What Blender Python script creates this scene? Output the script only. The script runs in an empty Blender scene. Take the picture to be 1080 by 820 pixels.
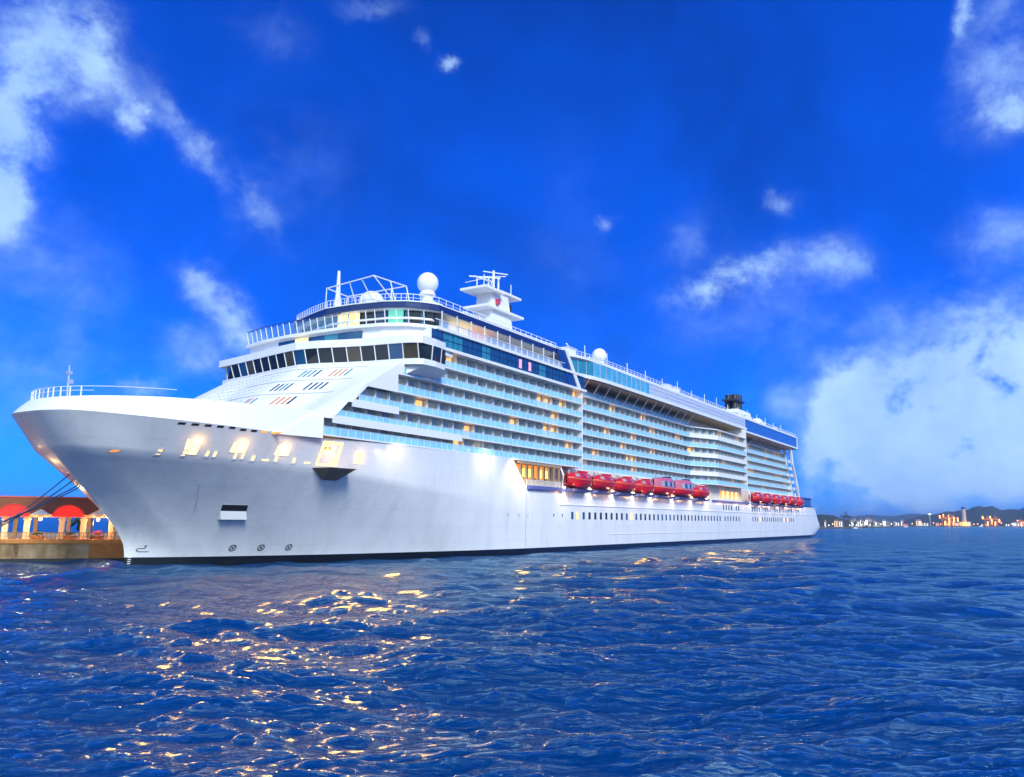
import bpy, bmesh, math, random
import numpy as np
from mathutils import Vector, Matrix
random.seed(11)
R = math.radians
SC = bpy.context.scene
COL = SC.collection

# ------------------------------------------------------------------ camera
FPX, HCAM = 856.75, 6.42            # focal length in pixels of a 1080 px wide frame, camera height above the water
PITCH = math.atan((547.82 - 410) / FPX)
ROLL = 0.0107434
TH = 0.561557                       # bearing of the ship's axis (bow to stern), from +Y towards +X
fw = Vector((0, math.cos(PITCH), math.sin(PITCH)))
up0 = Vector((0, -math.sin(PITCH), math.cos(PITCH)))
rt0 = Vector((1, 0, 0))
rt = rt0 * math.cos(ROLL) + up0 * math.sin(ROLL)
upv = up0 * math.cos(ROLL) - rt0 * math.sin(ROLL)
cam = bpy.data.cameras.new('camera')
cam.sensor_fit = 'HORIZONTAL'
cam.sensor_width = 36
cam.lens = FPX / 1080 * 36
cam.clip_start, cam.clip_end = 0.5, 60000
camo = bpy.data.objects.new('camera', cam)
COL.objects.link(camo)
M3 = Matrix((rt, upv, -fw)).transposed()
camo.matrix_world = Matrix.Translation((0, 0, HCAM)) @ M3.to_4x4()
SC.camera = camo

def azel(x, y):
    """bearing and elevation (degrees) of a photo pixel"""
    r = (fw + rt * ((x - 540) / FPX) - upv * ((y - 410) / FPX)).normalized()
    return math.degrees(math.atan2(r.x, r.y)), math.degrees(math.asin(r.z))

# ------------------------------------------------------------------ exposure, render
SC.view_settings.view_transform = 'Standard'
SC.view_settings.look = 'None'
SC.view_settings.gamma = 1
SC.view_settings.exposure = 0.55
SC.view_settings.use_curve_mapping = False
SC.render.engine = 'CYCLES'
SC.cycles.use_denoising = True
SC.cycles.max_bounces = 8
SC.cycles.transparent_max_bounces = 12
SC.cycles.caustics_reflective = False
SC.cycles.caustics_refractive = False
SC.cycles.sample_clamp_indirect = 25

# ------------------------------------------------------------------ sun and sky
SUN_AZ, SUN_EL = 158.0, 38.0        # behind the camera
sd = bpy.data.lights.new('sun', 'SUN')
sd.energy = 2.5
sd.angle = R(16)
sd.color = (0.97, 1.0, 0.96)
so = bpy.data.objects.new('sun', sd)
COL.objects.link(so)
to_sun = Vector((math.sin(R(SUN_AZ)) * math.cos(R(SUN_EL)), math.cos(R(SUN_AZ)) * math.cos(R(SUN_EL)), math.sin(R(SUN_EL))))
so.rotation_euler = to_sun.to_track_quat('Z', 'Y').to_euler()

W = bpy.data.worlds.new('World')
SC.world = W
W.use_nodes = True
nt = W.node_tree
nt.nodes.clear()
def wn(t, **kw):
    n = nt.nodes.new(t)
    for k, v in kw.items(): setattr(n, k, v)
    return n
def wl(a, b): nt.links.new(a, b)
def wm(op, a, b=None, c=None, clamp=False):
    n = wn('ShaderNodeMath', operation=op, use_clamp=clamp)
    for i, v in enumerate((a, b, c)):
        if v is None: continue
        if isinstance(v, (int, float)): n.inputs[i].default_value = v
        else: wl(v, n.inputs[i])
    return n.outputs[0]
sky = wn('ShaderNodeTexSky', sky_type='NISHITA', sun_disc=False, sun_elevation=R(SUN_EL), sun_rotation=R(SUN_AZ))
sky.air_density, sky.dust_density, sky.ozone_density = 1.0, 0.3, 4.0
tc = wn('ShaderNodeTexCoord')
sep = wn('ShaderNodeSeparateXYZ')
wl(tc.outputs['Generated'], sep.inputs[0])
AZ = wm('MULTIPLY', wm('ARCTAN2', sep.outputs[0], sep.outputs[1]), 57.29578)
EL = wm('MULTIPLY', wm('ARCSINE', sep.outputs[2]), 57.29578)
# warp the bearing and elevation a little so that cloud edges curl
nz = wn('ShaderNodeTexNoise'); nz.inputs['Scale'].default_value = 8; nz.inputs['Detail'].default_value = 10; nz.inputs['Roughness'].default_value = 0.66
wl(tc.outputs['Generated'], nz.inputs['Vector'])
nsp = wn('ShaderNodeSeparateColor'); wl(nz.outputs['Color'], nsp.inputs[0])
AZw = wm('ADD', AZ, wm('MULTIPLY', wm('SUBTRACT', nsp.outputs[0], 0.5), 6.5))
ELw = wm('ADD', EL, wm('MULTIPLY', wm('SUBTRACT', nsp.outputs[1], 0.5), 6.5))
def blob(px, py, rx, ry, rot, amp):
    a0, e0 = azel(px, py)
    k = 0.061                        # degrees per photo pixel, about
    rx, ry, t = rx * k, ry * k, R(-rot)
    dx, dy = wm('SUBTRACT', AZw, a0), wm('SUBTRACT', ELw, e0)
    p = wm('ADD', wm('MULTIPLY', dx, math.cos(t) / rx), wm('MULTIPLY', dy, math.sin(t) / rx))
    q = wm('ADD', wm('MULTIPLY', dx, -math.sin(t) / ry), wm('MULTIPLY', dy, math.cos(t) / ry))
    r2 = wm('ADD', wm('MULTIPLY', p, p), wm('MULTIPLY', q, q))
    return wm('MULTIPLY', wm('EXPONENT', wm('MULTIPLY', r2, -1.0)), amp)
BL = [(955, 440, 72, 62, 0, 1.3), (1045, 400, 56, 70, 0, 1.35), (1010, 485, 95, 36, 0, 1.1), (893, 420, 26, 30, 0, 0.8), (1075, 450, 60, 70, 0, 1.0), (930, 490, 45, 34, 30, 0.6),
      (755, 308, 46, 13, -18, 0.75), (815, 288, 50, 18, -12, 0.5), (885, 272, 32, 26, 0, 0.4), (822, 215, 14, 14, 0, 0.42), (735, 250, 30, 34, 0, 0.25), (905, 390, 14, 16, 0, 0.5),
      (1062, 70, 34, 60, 0, 0.42), (1016, 20, 9, 24, 0, 0.55), (1074, 108, 20, 14, 0, 0.6), (1050, 250, 40, 26, 0, 0.32),
      (62, 38, 56, 44, 0, 0.72), (90, 45, 22, 40, 0, 0.5), (8, 118, 26, 66, 0, 1.15), (6, 200, 24, 40, 0, 1.0), (132, 125, 17, 15, 35, 0.75), (60, 90, 60, 26, 0, 0.3),
      (205, 165, 66, 12, 44, 0.24), (270, 215, 46, 12, 40, 0.30), (185, 135, 40, 14, 40, 0.24),
      (215, 300, 28, 22, 40, 0.62), (248, 335, 32, 22, 50, 0.68), (210, 370, 32, 26, 0, 0.42), (40, 320, 80, 70, 0, 0.17), (155, 402, 24, 9, 0, 0.6), (70, 250, 60, 40, 0, 0.14),
      (478, 70, 11, 8, 0, 0.5), (455, 42, 10, 10, 0, 0.28), (645, 234, 10, 11, 0, 0.4), (400, 5, 40, 10, 0, 0.3), (866, 480, 13, 56, 8, 0.45), (820, 430, 26, 26, 0, 0.24),
      (300, 40, 40, 26, 0, 0.14), (60, 420, 110, 50, 0, 0.22), (180, 430, 80, 20, 0, 0.16), (300, 190, 90, 70, 0, 0.14), (780, 330, 110, 60, 0, 0.18), (960, 330, 100, 30, 0, 0.18), (660, 420, 60, 40, 0, 0.12), (600, 250, 60, 120, 0, 0.08)]
B = None
for b in BL:
    v = blob(*b)
    B = v if B is None else wm('ADD', B, v)
n2 = wn('ShaderNodeTexNoise'); n2.inputs['Scale'].default_value = 13; n2.inputs['Detail'].default_value = 13; n2.inputs['Roughness'].default_value = 0.62; n2.inputs['Distortion'].default_value = 0.15
mp = wn('ShaderNodeMapping'); mp.inputs['Scale'].default_value = (1, 1, 1.25); mp.inputs['Location'].default_value = (0.3, 0.1, 0.7)
wl(tc.outputs['Generated'], mp.inputs[0]); wl(mp.outputs[0], n2.inputs['Vector'])
# wisps all round the sky so that the part of it nobody sees also lights the water naturally
n3 = wn('ShaderNodeTexNoise'); n3.inputs['Scale'].default_value = 3.6; n3.inputs['Detail'].default_value = 7; n3.inputs['Roughness'].default_value = 0.6; n3.inputs['Distortion'].default_value = 0.8
wl(tc.outputs['Generated'], n3.inputs['Vector'])
dens = wm('MULTIPLY', wm('POWER', wm('MINIMUM', B, 1.7), 0.9), wm('ADD', -0.72, wm('MULTIPLY', n2.outputs[0], 3.1)))
mr = wn('ShaderNodeMapRange', interpolation_type='SMOOTHSTEP')
mr.inputs['From Min'].default_value = 0.0; mr.inputs['From Max'].default_value = 0.95
wl(dens, mr.inputs['Value'])
cl0 = mr.outputs[0]
# an unseen bank of bright cloud, added behind the viewpoint as whitish fill light
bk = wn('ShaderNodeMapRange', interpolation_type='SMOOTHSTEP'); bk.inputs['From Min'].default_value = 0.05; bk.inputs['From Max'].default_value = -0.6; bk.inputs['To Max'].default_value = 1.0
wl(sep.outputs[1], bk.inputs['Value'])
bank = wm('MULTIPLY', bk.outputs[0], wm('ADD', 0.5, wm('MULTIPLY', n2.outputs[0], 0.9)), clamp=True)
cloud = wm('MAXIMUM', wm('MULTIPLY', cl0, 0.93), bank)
# the saturated blue of the air: the Nishita sky, tinted, with broad lighter and darker zones
hs = wn('ShaderNodeMix', data_type='RGBA', blend_type='MULTIPLY'); hs.inputs[0].default_value = 1
wl(sky.outputs[0], hs.inputs[6]); hs.inputs[7].default_value = (0.001, 0.335, 1.46, 1)
zone = wm('ADD', wm('ADD', 0.28, wm('MULTIPLY', n3.outputs[0], 1.22)), wm('MULTIPLY', wm('MINIMUM', wm('POWER', wm('MULTIPLY', AZ, 1 / 34), 2.0), 1.0), 0.42))
zm = wn('ShaderNodeMix', data_type='RGBA', blend_type='MULTIPLY'); zm.inputs[0].default_value = 1
wl(hs.outputs[2], zm.inputs[6])
zc = wn('ShaderNodeCombineColor')
for i in range(3): wl(zone, zc.inputs[i])
wl(zc.outputs[0], zm.inputs[7])
cm = wn('ShaderNodeMix', data_type='RGBA')
wl(cloud, cm.inputs[0]); wl(zm.outputs[2], cm.inputs[6]); n4 = wn('ShaderNodeTexNoise'); n4.inputs['Scale'].default_value = 9; n4.inputs['Detail'].default_value = 8; n4.inputs['Roughness'].default_value = 0.6
wl(tc.outputs['Generated'], n4.inputs['Vector'])
sh = wn('ShaderNodeMapRange'); sh.inputs['From Min'].default_value = 0.32; sh.inputs['From Max'].default_value = 0.62
wl(n4.outputs[0], sh.inputs['Value'])
cs = wn('ShaderNodeMix', data_type='RGBA'); cs.inputs[6].default_value = (2.9, 5.0, 9.0, 1); cs.inputs[7].default_value = (4.6, 6.9, 9.6, 1)
cb = wn('ShaderNodeMix', data_type='RGBA'); cb.inputs[7].default_value = (6.6, 9.6, 12.6, 1)      # the added bank is brightened to lift the hull's flare
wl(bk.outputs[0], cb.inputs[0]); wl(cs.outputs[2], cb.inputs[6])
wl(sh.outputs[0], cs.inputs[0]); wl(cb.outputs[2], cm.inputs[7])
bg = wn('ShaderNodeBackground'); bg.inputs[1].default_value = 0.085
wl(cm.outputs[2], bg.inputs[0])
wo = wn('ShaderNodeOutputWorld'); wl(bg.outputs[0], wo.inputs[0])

# ------------------------------------------------------------------ materials
MATS = {}
def mat(name, col, rough=0.5, metal=0.0, emit=None, es=0.0, spec=0.5, alpha=1.0, noise=0.0, nscale=1.0, bump=0.0, coat=0.0):
    if name in MATS: return MATS[name]
    m = bpy.data.materials.new(name); m.use_nodes = True
    t = m.node_tree; p = t.nodes['Principled BSDF']
    p.inputs['Base Color'].default_value = (*col, 1)
    p.inputs['Roughness'].default_value = rough; p.inputs['Metallic'].default_value = metal
    p.inputs['Specular IOR Level'].default_value = spec; p.inputs['Alpha'].default_value = alpha
    p.inputs['Coat Weight'].default_value = coat
    if emit:
        p.inputs['Emission Color'].default_value = (*emit, 1); p.inputs['Emission Strength'].default_value = es
    if noise or bump:
        c = t.nodes.new('ShaderNodeTexCoord')
        n = t.nodes.new('ShaderNodeTexNoise'); n.inputs['Scale'].default_value = nscale; n.inputs['Detail'].default_value = 6; n.inputs['Roughness'].default_value = 0.65
        t.links.new(c.outputs['Object'], n.inputs['Vector'])
        if noise:
            r = t.nodes.new('ShaderNodeMapRange'); r.inputs['To Min'].default_value = 1 - noise; r.inputs['To Max'].default_value = 1 + noise
            t.links.new(n.outputs[0], r.inputs['Value'])
            x = t.nodes.new('ShaderNodeMix'); x.data_type = 'RGBA'; x.blend_type = 'MULTIPLY'; x.inputs[0].default_value = 1; x.inputs[6].default_value = (*col, 1)
            cc = t.nodes.new('ShaderNodeCombineColor')
            for i in range(3): t.links.new(r.outputs[0], cc.inputs[i])
            t.links.new(cc.outputs[0], x.inputs[7]); t.links.new(x.outputs[2], p.inputs['Base Color'])
        if bump:
            b = t.nodes.new('ShaderNodeBump'); b.inputs['Strength'].default_value = bump; b.inputs['Distance'].default_value = 0.2
            t.links.new(n.outputs[0], b.inputs['Height']); t.links.new(b.outputs[0], p.inputs['Normal'])
    MATS[name] = m
    return m
white = mat('white_paint', (0.80, 0.80, 0.80), 0.35, noise=0.05, nscale=0.25)
deckwhite = mat('deck_paint', (0.74, 0.74, 0.75), 0.5, noise=0.06, nscale=0.5)
cream = mat('cabin_wall_paint', (0.70, 0.62, 0.52), 0.6, noise=0.15, nscale=0.8)
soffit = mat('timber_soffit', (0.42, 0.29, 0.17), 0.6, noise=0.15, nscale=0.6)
navy = mat('navy_paint', (0.012, 0.03, 0.13), 0.3)
bluepaint = mat('blue_paint', (0.03, 0.12, 0.42), 0.25)
steel = mat('galvanised_steel', (0.55, 0.57, 0.6), 0.4, 0.5)
darkglass = mat('dark_glass', (0.012, 0.016, 0.018), 0.06, spec=0.7)
blueglass = mat('blue_glass', (0.012, 0.07, 0.17), 0.05, spec=0.8, noise=0.5, nscale=0.35)
tealglass = mat('teal_glass', (0.03, 0.22, 0.30), 0.05, spec=0.8, noise=0.5, nscale=0.3)
doorglass = mat('balcony_door_glass', (0.34, 0.40, 0.40), 0.08, spec=0.6, noise=0.5, nscale=0.9)
curtain = mat('curtained_door', (0.66, 0.58, 0.48), 0.25, noise=0.3, nscale=0.9)
greydoor = mat('grey_door', (0.52, 0.55, 0.55), 0.12, noise=0.4, nscale=0.9)  # grey-green doors, one of the tones picked at random
railglass = mat('railing_glass', (0.36, 0.78, 1.0), 0.08, spec=0.6, alpha=0.66, noise=0.32, nscale=0.4)
panelglass = mat('windbreak_glass', (0.10, 0.45, 0.68), 0.05, spec=0.8, alpha=0.85, noise=0.45, nscale=0.25)
divider_m = mat('frosted_divider', (0.68, 0.72, 0.74), 0.5)
litwarm = mat('lit_cabin', (0.8, 0.5, 0.2), 0.5, emit=(1.0, 0.45, 0.10), es=0.9)
litorange = mat('lit_lounge', (0.8, 0.4, 0.1), 0.5, emit=(1.0, 0.30, 0.04), es=0.75, noise=0.6, nscale=0.9)
lityellow = mat('lit_saloon', (0.8, 0.7, 0.3), 0.5, emit=(1.0, 0.72, 0.18), es=1.1, noise=0.5, nscale=0.7)
litgreen = mat('lit_green_window', (0.2, 0.5, 0.4), 0.1, emit=(0.15, 0.85, 0.55), es=0.45)
lamp_m = mat('lamp_glow', (1, 0.9, 0.7), 0.5, emit=(1.0, 0.70, 0.30), es=6)
mooring_m = mat('mooring_deck_light', (1, 0.85, 0.5), 0.5, emit=(1.0, 0.60, 0.13), es=2.0)
fair_m = mat('fairlead_light', (1, 0.85, 0.5), 0.5, emit=(1.0, 0.55, 0.13), es=1.3)
platform_m = mat('platform_room_light', (1, 0.85, 0.4), 0.5, emit=(1.0, 0.62, 0.12), es=1.3)
red = mat('lifeboat_red', (0.56, 0.008, 0.020), 0.28, coat=0.3)
redtop = mat('lifeboat_red_canopy', (0.56, 0.012, 0.028), 0.38)
lilac = mat('tender_roof', (0.50, 0.11, 0.19), 0.4)
black = mat('black_rubber', (0.015, 0.015, 0.018), 0.5)
funnel_m = mat('funnel_dark', (0.02, 0.02, 0.028), 0.4, noise=0.4, nscale=0.6)
fender_m = mat('boat_cradle_paint', (0.10, 0.12, 0.34), 0.5)
brown = mat('brown_plate', (0.32, 0.22, 0.12), 0.6)
rope_m = mat('mooring_rope', (0.10, 0.13, 0.2), 0.8)

def hull_material():
    m = bpy.data.materials.new('hull_paint'); m.use_nodes = True
    t = m.node_tree; p = t.nodes['Principled BSDF']; p.inputs['Roughness'].default_value = 0.32; p.inputs['Coat Weight'].default_value = 0.25
    p.inputs['Coat Roughness'].default_value = 0.15
    c = t.nodes.new('ShaderNodeTexCoord'); s = t.nodes.new('ShaderNodeSeparateXYZ'); t.links.new(c.outputs['Object'], s.inputs[0])
    r = t.nodes.new('ShaderNodeMath'); r.operation = 'GREATER_THAN'; r.inputs[1].default_value = 1.1; t.links.new(s.outputs[2], r.inputs[0])
    mpn = t.nodes.new('ShaderNodeMapping'); mpn.inputs['Scale'].default_value = (0.35, 0.35, 0.05); t.links.new(c.outputs['Object'], mpn.inputs[0])
    n = t.nodes.new('ShaderNodeTexNoise'); n.inputs['Scale'].default_value = 1.0; n.inputs['Detail'].default_value = 7; n.inputs['Roughness'].default_value = 0.7
    t.links.new(mpn.outputs[0], n.inputs['Vector'])
    cr_ = t.nodes.new('ShaderNodeValToRGB')
    cr_.color_ramp.elements[0].position = 0.30; cr_.color_ramp.elements[0].color = (0.70, 0.70, 0.69, 1)
    cr_.color_ramp.elements[1].position = 0.55; cr_.color_ramp.elements[1].color = (0.80, 0.80, 0.80, 1)
    t.links.new(n.outputs[0], cr_.inputs[0])
    x = t.nodes.new('ShaderNodeMix'); x.data_type = 'RGBA'; x.inputs[6].default_value = (0.006, 0.006, 0.008, 1)
    t.links.new(r.outputs[0], x.inputs[0]); t.links.new(cr_.outputs[0], x.inputs[7]); t.links.new(x.outputs[2], p.inputs['Base Color'])
    cx = t.nodes.new('ShaderNodeCombineXYZ'); t.links.new(s.outputs[0], cx.inputs[0]); t.links.new(s.outputs[2], cx.inputs[1])
    bk_ = t.nodes.new('ShaderNodeTexBrick'); bk_.inputs['Scale'].default_value = 1; bk_.inputs['Brick Width'].default_value = 8.0; bk_.inputs['Row Height'].default_value = 2.55
    bk_.inputs['Mortar Size'].default_value = 0.035; bk_.inputs['Mortar Smooth'].default_value = 0.6
    bk_.inputs['Color1'].default_value = (1, 1, 1, 1); bk_.inputs['Color2'].default_value = (.975, .975, .975, 1); bk_.inputs['Mortar'].default_value = (.85, .86, .87, 1)
    t.links.new(cx.outputs[0], bk_.inputs['Vector'])
    xm = t.nodes.new('ShaderNodeMix'); xm.data_type = 'RGBA'; xm.blend_type = 'MULTIPLY'; xm.inputs[0].default_value = 1
    t.links.new(x.outputs[2], xm.inputs[6]); t.links.new(bk_.outputs[0], xm.inputs[7]); t.links.new(xm.outputs[2], p.inputs['Base Color'])
    n2_ = t.nodes.new('ShaderNodeTexNoise'); n2_.inputs['Scale'].default_value = 0.28; n2_.inputs['Detail'].default_value = 2
    t.links.new(c.outputs['Object'], n2_.inputs['Vector'])
    b = t.nodes.new('ShaderNodeBump'); b.inputs['Strength'].default_value = 0.12; b.inputs['Distance'].default_value = 0.4
    t.links.new(n2_.outputs[0], b.inputs['Height']); t.links.new(b.outputs[0], p.inputs['Normal'])
    return m
hullpaint = hull_material()

# ------------------------------------------------------------------ mesh helpers
SHIP = None
class MB:
    """collects faces; ship=True takes (s aft, l to port, z up), else world x, y, z"""
    def __init__(self, ship=True): self.v = []; self.f = []; self.ship = ship
    def add(self, P, F):
        k = len(self.v)
        self.v += [(p[0], -p[1], p[2]) if self.ship else (p[0], p[1], p[2]) for p in P]
        self.f += [tuple(i + k for i in q) for q in F]
        return self
    def quad(self, a, b, c, d): return self.add([a, b, c, d], [(0, 1, 2, 3)])
    def poly(self, P): return self.add(P, [tuple(range(len(P)))])
    def hexa(self, P): return self.add(P, [(0, 3, 2, 1), (4, 5, 6, 7), (0, 1, 5, 4), (1, 2, 6, 5), (2, 3, 7, 6), (3, 0, 4, 7)])
    def box(self, s0, s1, l0, l1, z0, z1):
        return self.hexa([(s0, l0, z0), (s1, l0, z0), (s1, l1, z0), (s0, l1, z0), (s0, l0, z1), (s1, l0, z1), (s1, l1, z1), (s0, l1, z1)])
    def prism(self, pl, z0, z1):
        n = len(pl)
        return self.add([(a, b, z0) for a, b in pl] + [(a, b, z1) for a, b in pl],
                        [tuple(range(n))[::-1], tuple(range(n, 2 * n))] + [(i, (i + 1) % n, n + (i + 1) % n, n + i) for i in range(n)])
    def tube(self, pts, r, n=6, r1=None):
        pts = [Vector(p) for p in pts]; P = []; F = []
        for i, p in enumerate(pts):
            d = (pts[min(i + 1, len(pts) - 1)] - pts[max(i - 1, 0)]).normalized()
            a = d.cross(Vector((0, 0, 1)))
            if a.length < 1e-3: a = d.cross(Vector((1, 0, 0)))
            a.normalize(); b = d.cross(a)
            rr = r if r1 is None else r + (r1 - r) * i / max(1, len(pts) - 1)
            P += [tuple(p + (a * math.cos(2 * math.pi * k / n) + b * math.sin(2 * math.pi * k / n)) * rr) for k in range(n)]
        for i in range(len(pts) - 1):
            F += [(i * n + k, i * n + (k + 1) % n, (i + 1) * n + (k + 1) % n, (i + 1) * n + k) for k in range(n)]
        F += [tuple(range(n)), tuple(range((len(pts) - 1) * n, len(pts) * n))]
        return self.add(P, F)
    def grid(self, G):
        r, c = len(G), len(G[0])
        return self.add([tuple(p) for row in G for p in row], [(i * c + j, i * c + j + 1, (i + 1) * c + j + 1, (i + 1) * c + j) for i in range(r - 1) for j in range(c - 1)])
    def lathe(self, c, prof, n=20):
        P = [(c[0] + r * math.cos(2 * math.pi * k / n), c[1] + r * math.sin(2 * math.pi * k / n), c[2] + z) for r, z in prof for k in range(n)]
        F = [(i * n + k, i * n + (k + 1) % n, (i + 1) * n + (k + 1) % n, (i + 1) * n + k) for i in range(len(prof) - 1) for k in range(n)]
        F += [tuple(range(n)), tuple(range((len(prof) - 1) * n, len(prof) * n))]
        return self.add(P, F)
    def sphere(self, c, r, n=18, zs=1.0, cut=-1.0):
        prof = []
        for i in range(n // 2 + 1):
            a = -math.pi / 2 + math.pi * i / (n // 2)
            if math.sin(a) >= cut: prof.append((max(1e-3, r * math.cos(a)), r * zs * math.sin(a)))
        return self.lathe(c, prof, n)
    def build(self, name, m, parent=None, smooth=False, loc=None, merge=False):
        me = bpy.data.meshes.new(name)
        me.from_pydata(self.v, [], self.f)
        b = bmesh.new(); b.from_mesh(me)
        if merge: bmesh.ops.remove_doubles(b, verts=b.verts, dist=1e-4)
        bmesh.ops.recalc_face_normals(b, faces=b.faces)
        b.to_mesh(me); b.free()
        if smooth:
            me.polygons.foreach_set('use_smooth', [True] * len(me.polygons))
            if smooth != 'all':
                me.set_sharp_from_angle(angle=R(35))
        me.materials.append(m)
        o = bpy.data.objects.new(name, me)
        COL.objects.link(o)
        if parent is not None: o.parent = parent
        if loc is not None: o.location = loc
        return o
def tag(o, label=None, cat=None, group=None, kind=None):
    for k, v in (('label', label), ('category', cat), ('group', group), ('kind', kind)):
        if v: o[k] = v
    return o
def empty(name, label, cat, loc=(0, 0, 0), rz=0.0, group=None, parent=None):
    o = bpy.data.objects.new(name, None); COL.objects.link(o)
    o.empty_display_size = 1; o.location = loc; o.rotation_euler = (0, 0, rz)
    return tag(o, label, cat, group)
def cr(P, n):
    P = np.array(P, float); Q = np.vstack([2 * P[0] - P[1], P, 2 * P[-1] - P[-2]]); out = []
    for i in range(1, len(Q) - 2):
        a, b, c, d = Q[i - 1], Q[i], Q[i + 1], Q[i + 2]
        for k in range(n):
            t = k / n
            out.append(0.5 * (2 * b + (c - a) * t + (2 * a - 5 * b + 4 * c - d) * t * t + (3 * b - a - 3 * c + d) * t ** 3))
    out.append(P[-1])
    return np.array(out)

# ------------------------------------------------------------------ the water: one sheet of real waves
def water():
    nr, rows = 0, []
    ypx = np.concatenate([np.linspace(620, 300, 90), np.linspace(299, 60, 480), np.linspace(59.6, 6, 150), np.geomspace(5.8, 0.18, 26)])
    rad = HCAM * FPX / ypx
    fine = np.radians(np.linspace(-40, 40, 560)); co = np.radians(np.linspace(40, 320, 90))[1:-1]
    ang = np.concatenate([fine, co])
    RR, AA = np.meshgrid(rad, ang, indexing='ij')
    X, Y = RR * np.sin(AA), RR * np.cos(AA)
    X0, Y0 = X.copy(), Y.copy(); Zh = np.zeros_like(X)
    rng = np.random.RandomState(4)
    dr = np.gradient(rad)[:, None] * np.ones_like(X)
    dal = RR * np.where(np.abs(((AA + math.pi) % (2 * math.pi)) - math.pi) < R(40.2), R(80 / 560), R(3.1))
    lam = np.geomspace(0.5, 19, 96)
    for L in lam:
        for _ in range(1):
            th = rng.normal(R(176), R(30)); k = 2 * math.pi / L
            s = 0.042 * (1.35 if L < 1.6 else 1.15 if L < 5 else 0.8)
            a = s / k * rng.uniform(0.6, 1.4)
            kx, ky = k * math.sin(th), k * math.cos(th)
            # a wave fades out where the sheet is too coarse to carry it
            samp = (np.abs(math.cos(th)) * dr + np.abs(math.sin(th)) * dal) * 2.6
            g = np.clip((L - samp) / (0.5 * L), 0, 1)
            ph = kx * X0 + ky * Y0 + rng.uniform(0, 6.283)
            grp = 0.65 + 0.6 * np.sin(0.13 * kx * X0 - 0.21 * ky * Y0 + 0.17 * kx * Y0 + rng.uniform(0, 6.28))
            Zh += g * a * grp * np.cos(ph)
            X -= g * a * grp * 0.9 * math.sin(th) * np.sin(ph); Y -= g * a * grp * 0.9 * math.cos(th) * np.sin(ph)
    nrw, nc = X.shape
    V = np.stack([X, Y, Zh], -1).reshape(-1, 3)
    V = np.vstack([V, [[0, 0, -0.1]]])
    i = np.arange(nrw - 1)[:, None]; j = np.arange(nc)[None, :]
    F = np.stack([i * nc + j, i * nc + (j + 1) % nc, (i + 1) * nc + (j + 1) % nc, (i + 1) * nc + j], -1).reshape(-1, 4)
    me = bpy.data.meshes.new('water')
    me.vertices.add(len(V)); me.vertices.foreach_set('co', V.astype('f4').ravel())
    nq = len(F)
    tri = np.array([(len(V) - 1, (q + 1) % nc, q) for q in range(nc)])
    loops = np.concatenate([F.ravel(), tri.ravel()])
    me.loops.add(len(loops)); me.loops.foreach_set('vertex_index', loops.astype('i4'))
    me.polygons.add(nq + len(tri))
    me.polygons.foreach_set('loop_start', np.concatenate([np.arange(nq) * 4, nq * 4 + np.arange(len(tri)) * 3]).astype('i4'))
    me.update(calc_edges=True); me.validate()
    me.polygons.foreach_set('use_smooth', [True] * len(me.polygons))
    m = bpy.data.materials.new('sea_water'); m.use_nodes = True
    t = m.node_tree; t.nodes.clear()
    N = t.nodes.new; Lk = t.links.new
    g = N('ShaderNodeNewGeometry')
    mp_ = N('ShaderNodeMapping'); mp_.inputs['Scale'].default_value = (0.5, 1.6, 1)
    Lk(g.outputs['Position'], mp_.inputs[0])
    prev = None
    for sc, st, di in ((0.13, 0.75, 3.0), (0.75, 0.62, 0.42), (2.4, 0.75, 0.14)):
        n = N('ShaderNodeTexNoise'); n.inputs['Scale'].default_value = sc; n.inputs['Detail'].default_value = 6; n.inputs['Roughness'].default_value = 0.62; n.inputs['Distortion'].default_value = 0.5
        Lk(mp_.outputs[0], n.inputs['Vector'])
        b = N('ShaderNodeBump'); b.inputs['Strength'].default_value = st; b.inputs['Distance'].default_value = di
        Lk(n.outputs[0], b.inputs['Height'])
        if prev: Lk(prev.outputs[0], b.inputs['Normal'])
        prev = b
    # small waves merge into a rougher surface over the open harbour
    ln_ = N('ShaderNodeVectorMath'); ln_.operation = 'LENGTH'; Lk(g.outputs['Position'], ln_.inputs[0])
    rr = N('ShaderNodeMapRange'); rr.inputs['From Min'].default_value = 40; rr.inputs['From Max'].default_value = 500; rr.inputs['To Min'].default_value = 0.055; rr.inputs['To Max'].default_value = 0.14
    Lk(ln_.outputs['Value'], rr.inputs['Value'])
    body = N('ShaderNodeBsdfDiffuse'); body.inputs['Color'].default_value = (0.0, 0.031, 0.128, 1)
    gl = N('ShaderNodeBsdfGlossy'); gl.inputs['Color'].default_value = (0.62, 0.95, 1.0, 1)
    Lk(rr.outputs[0], gl.inputs['Roughness']); Lk(prev.outputs[0], gl.inputs['Normal'])
    fr = N('ShaderNodeFresnel'); fr.inputs['IOR'].default_value = 1.6; Lk(prev.outputs[0], fr.inputs['Normal'])
    mx = N('ShaderNodeMixShader'); Lk(fr.outputs[0], mx.inputs[0]); Lk(body.outputs[0], mx.inputs[1]); Lk(gl.outputs[0], mx.inputs[2])
    out = N('ShaderNodeOutputMaterial'); Lk(mx.outputs[0], out.inputs[0])
    me.materials.append(m)
    o = bpy.data.objects.new('water', me); COL.objects.link(o)
    tag(o, 'choppy deep blue harbour water', None, None, 'structure')
water()
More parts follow.
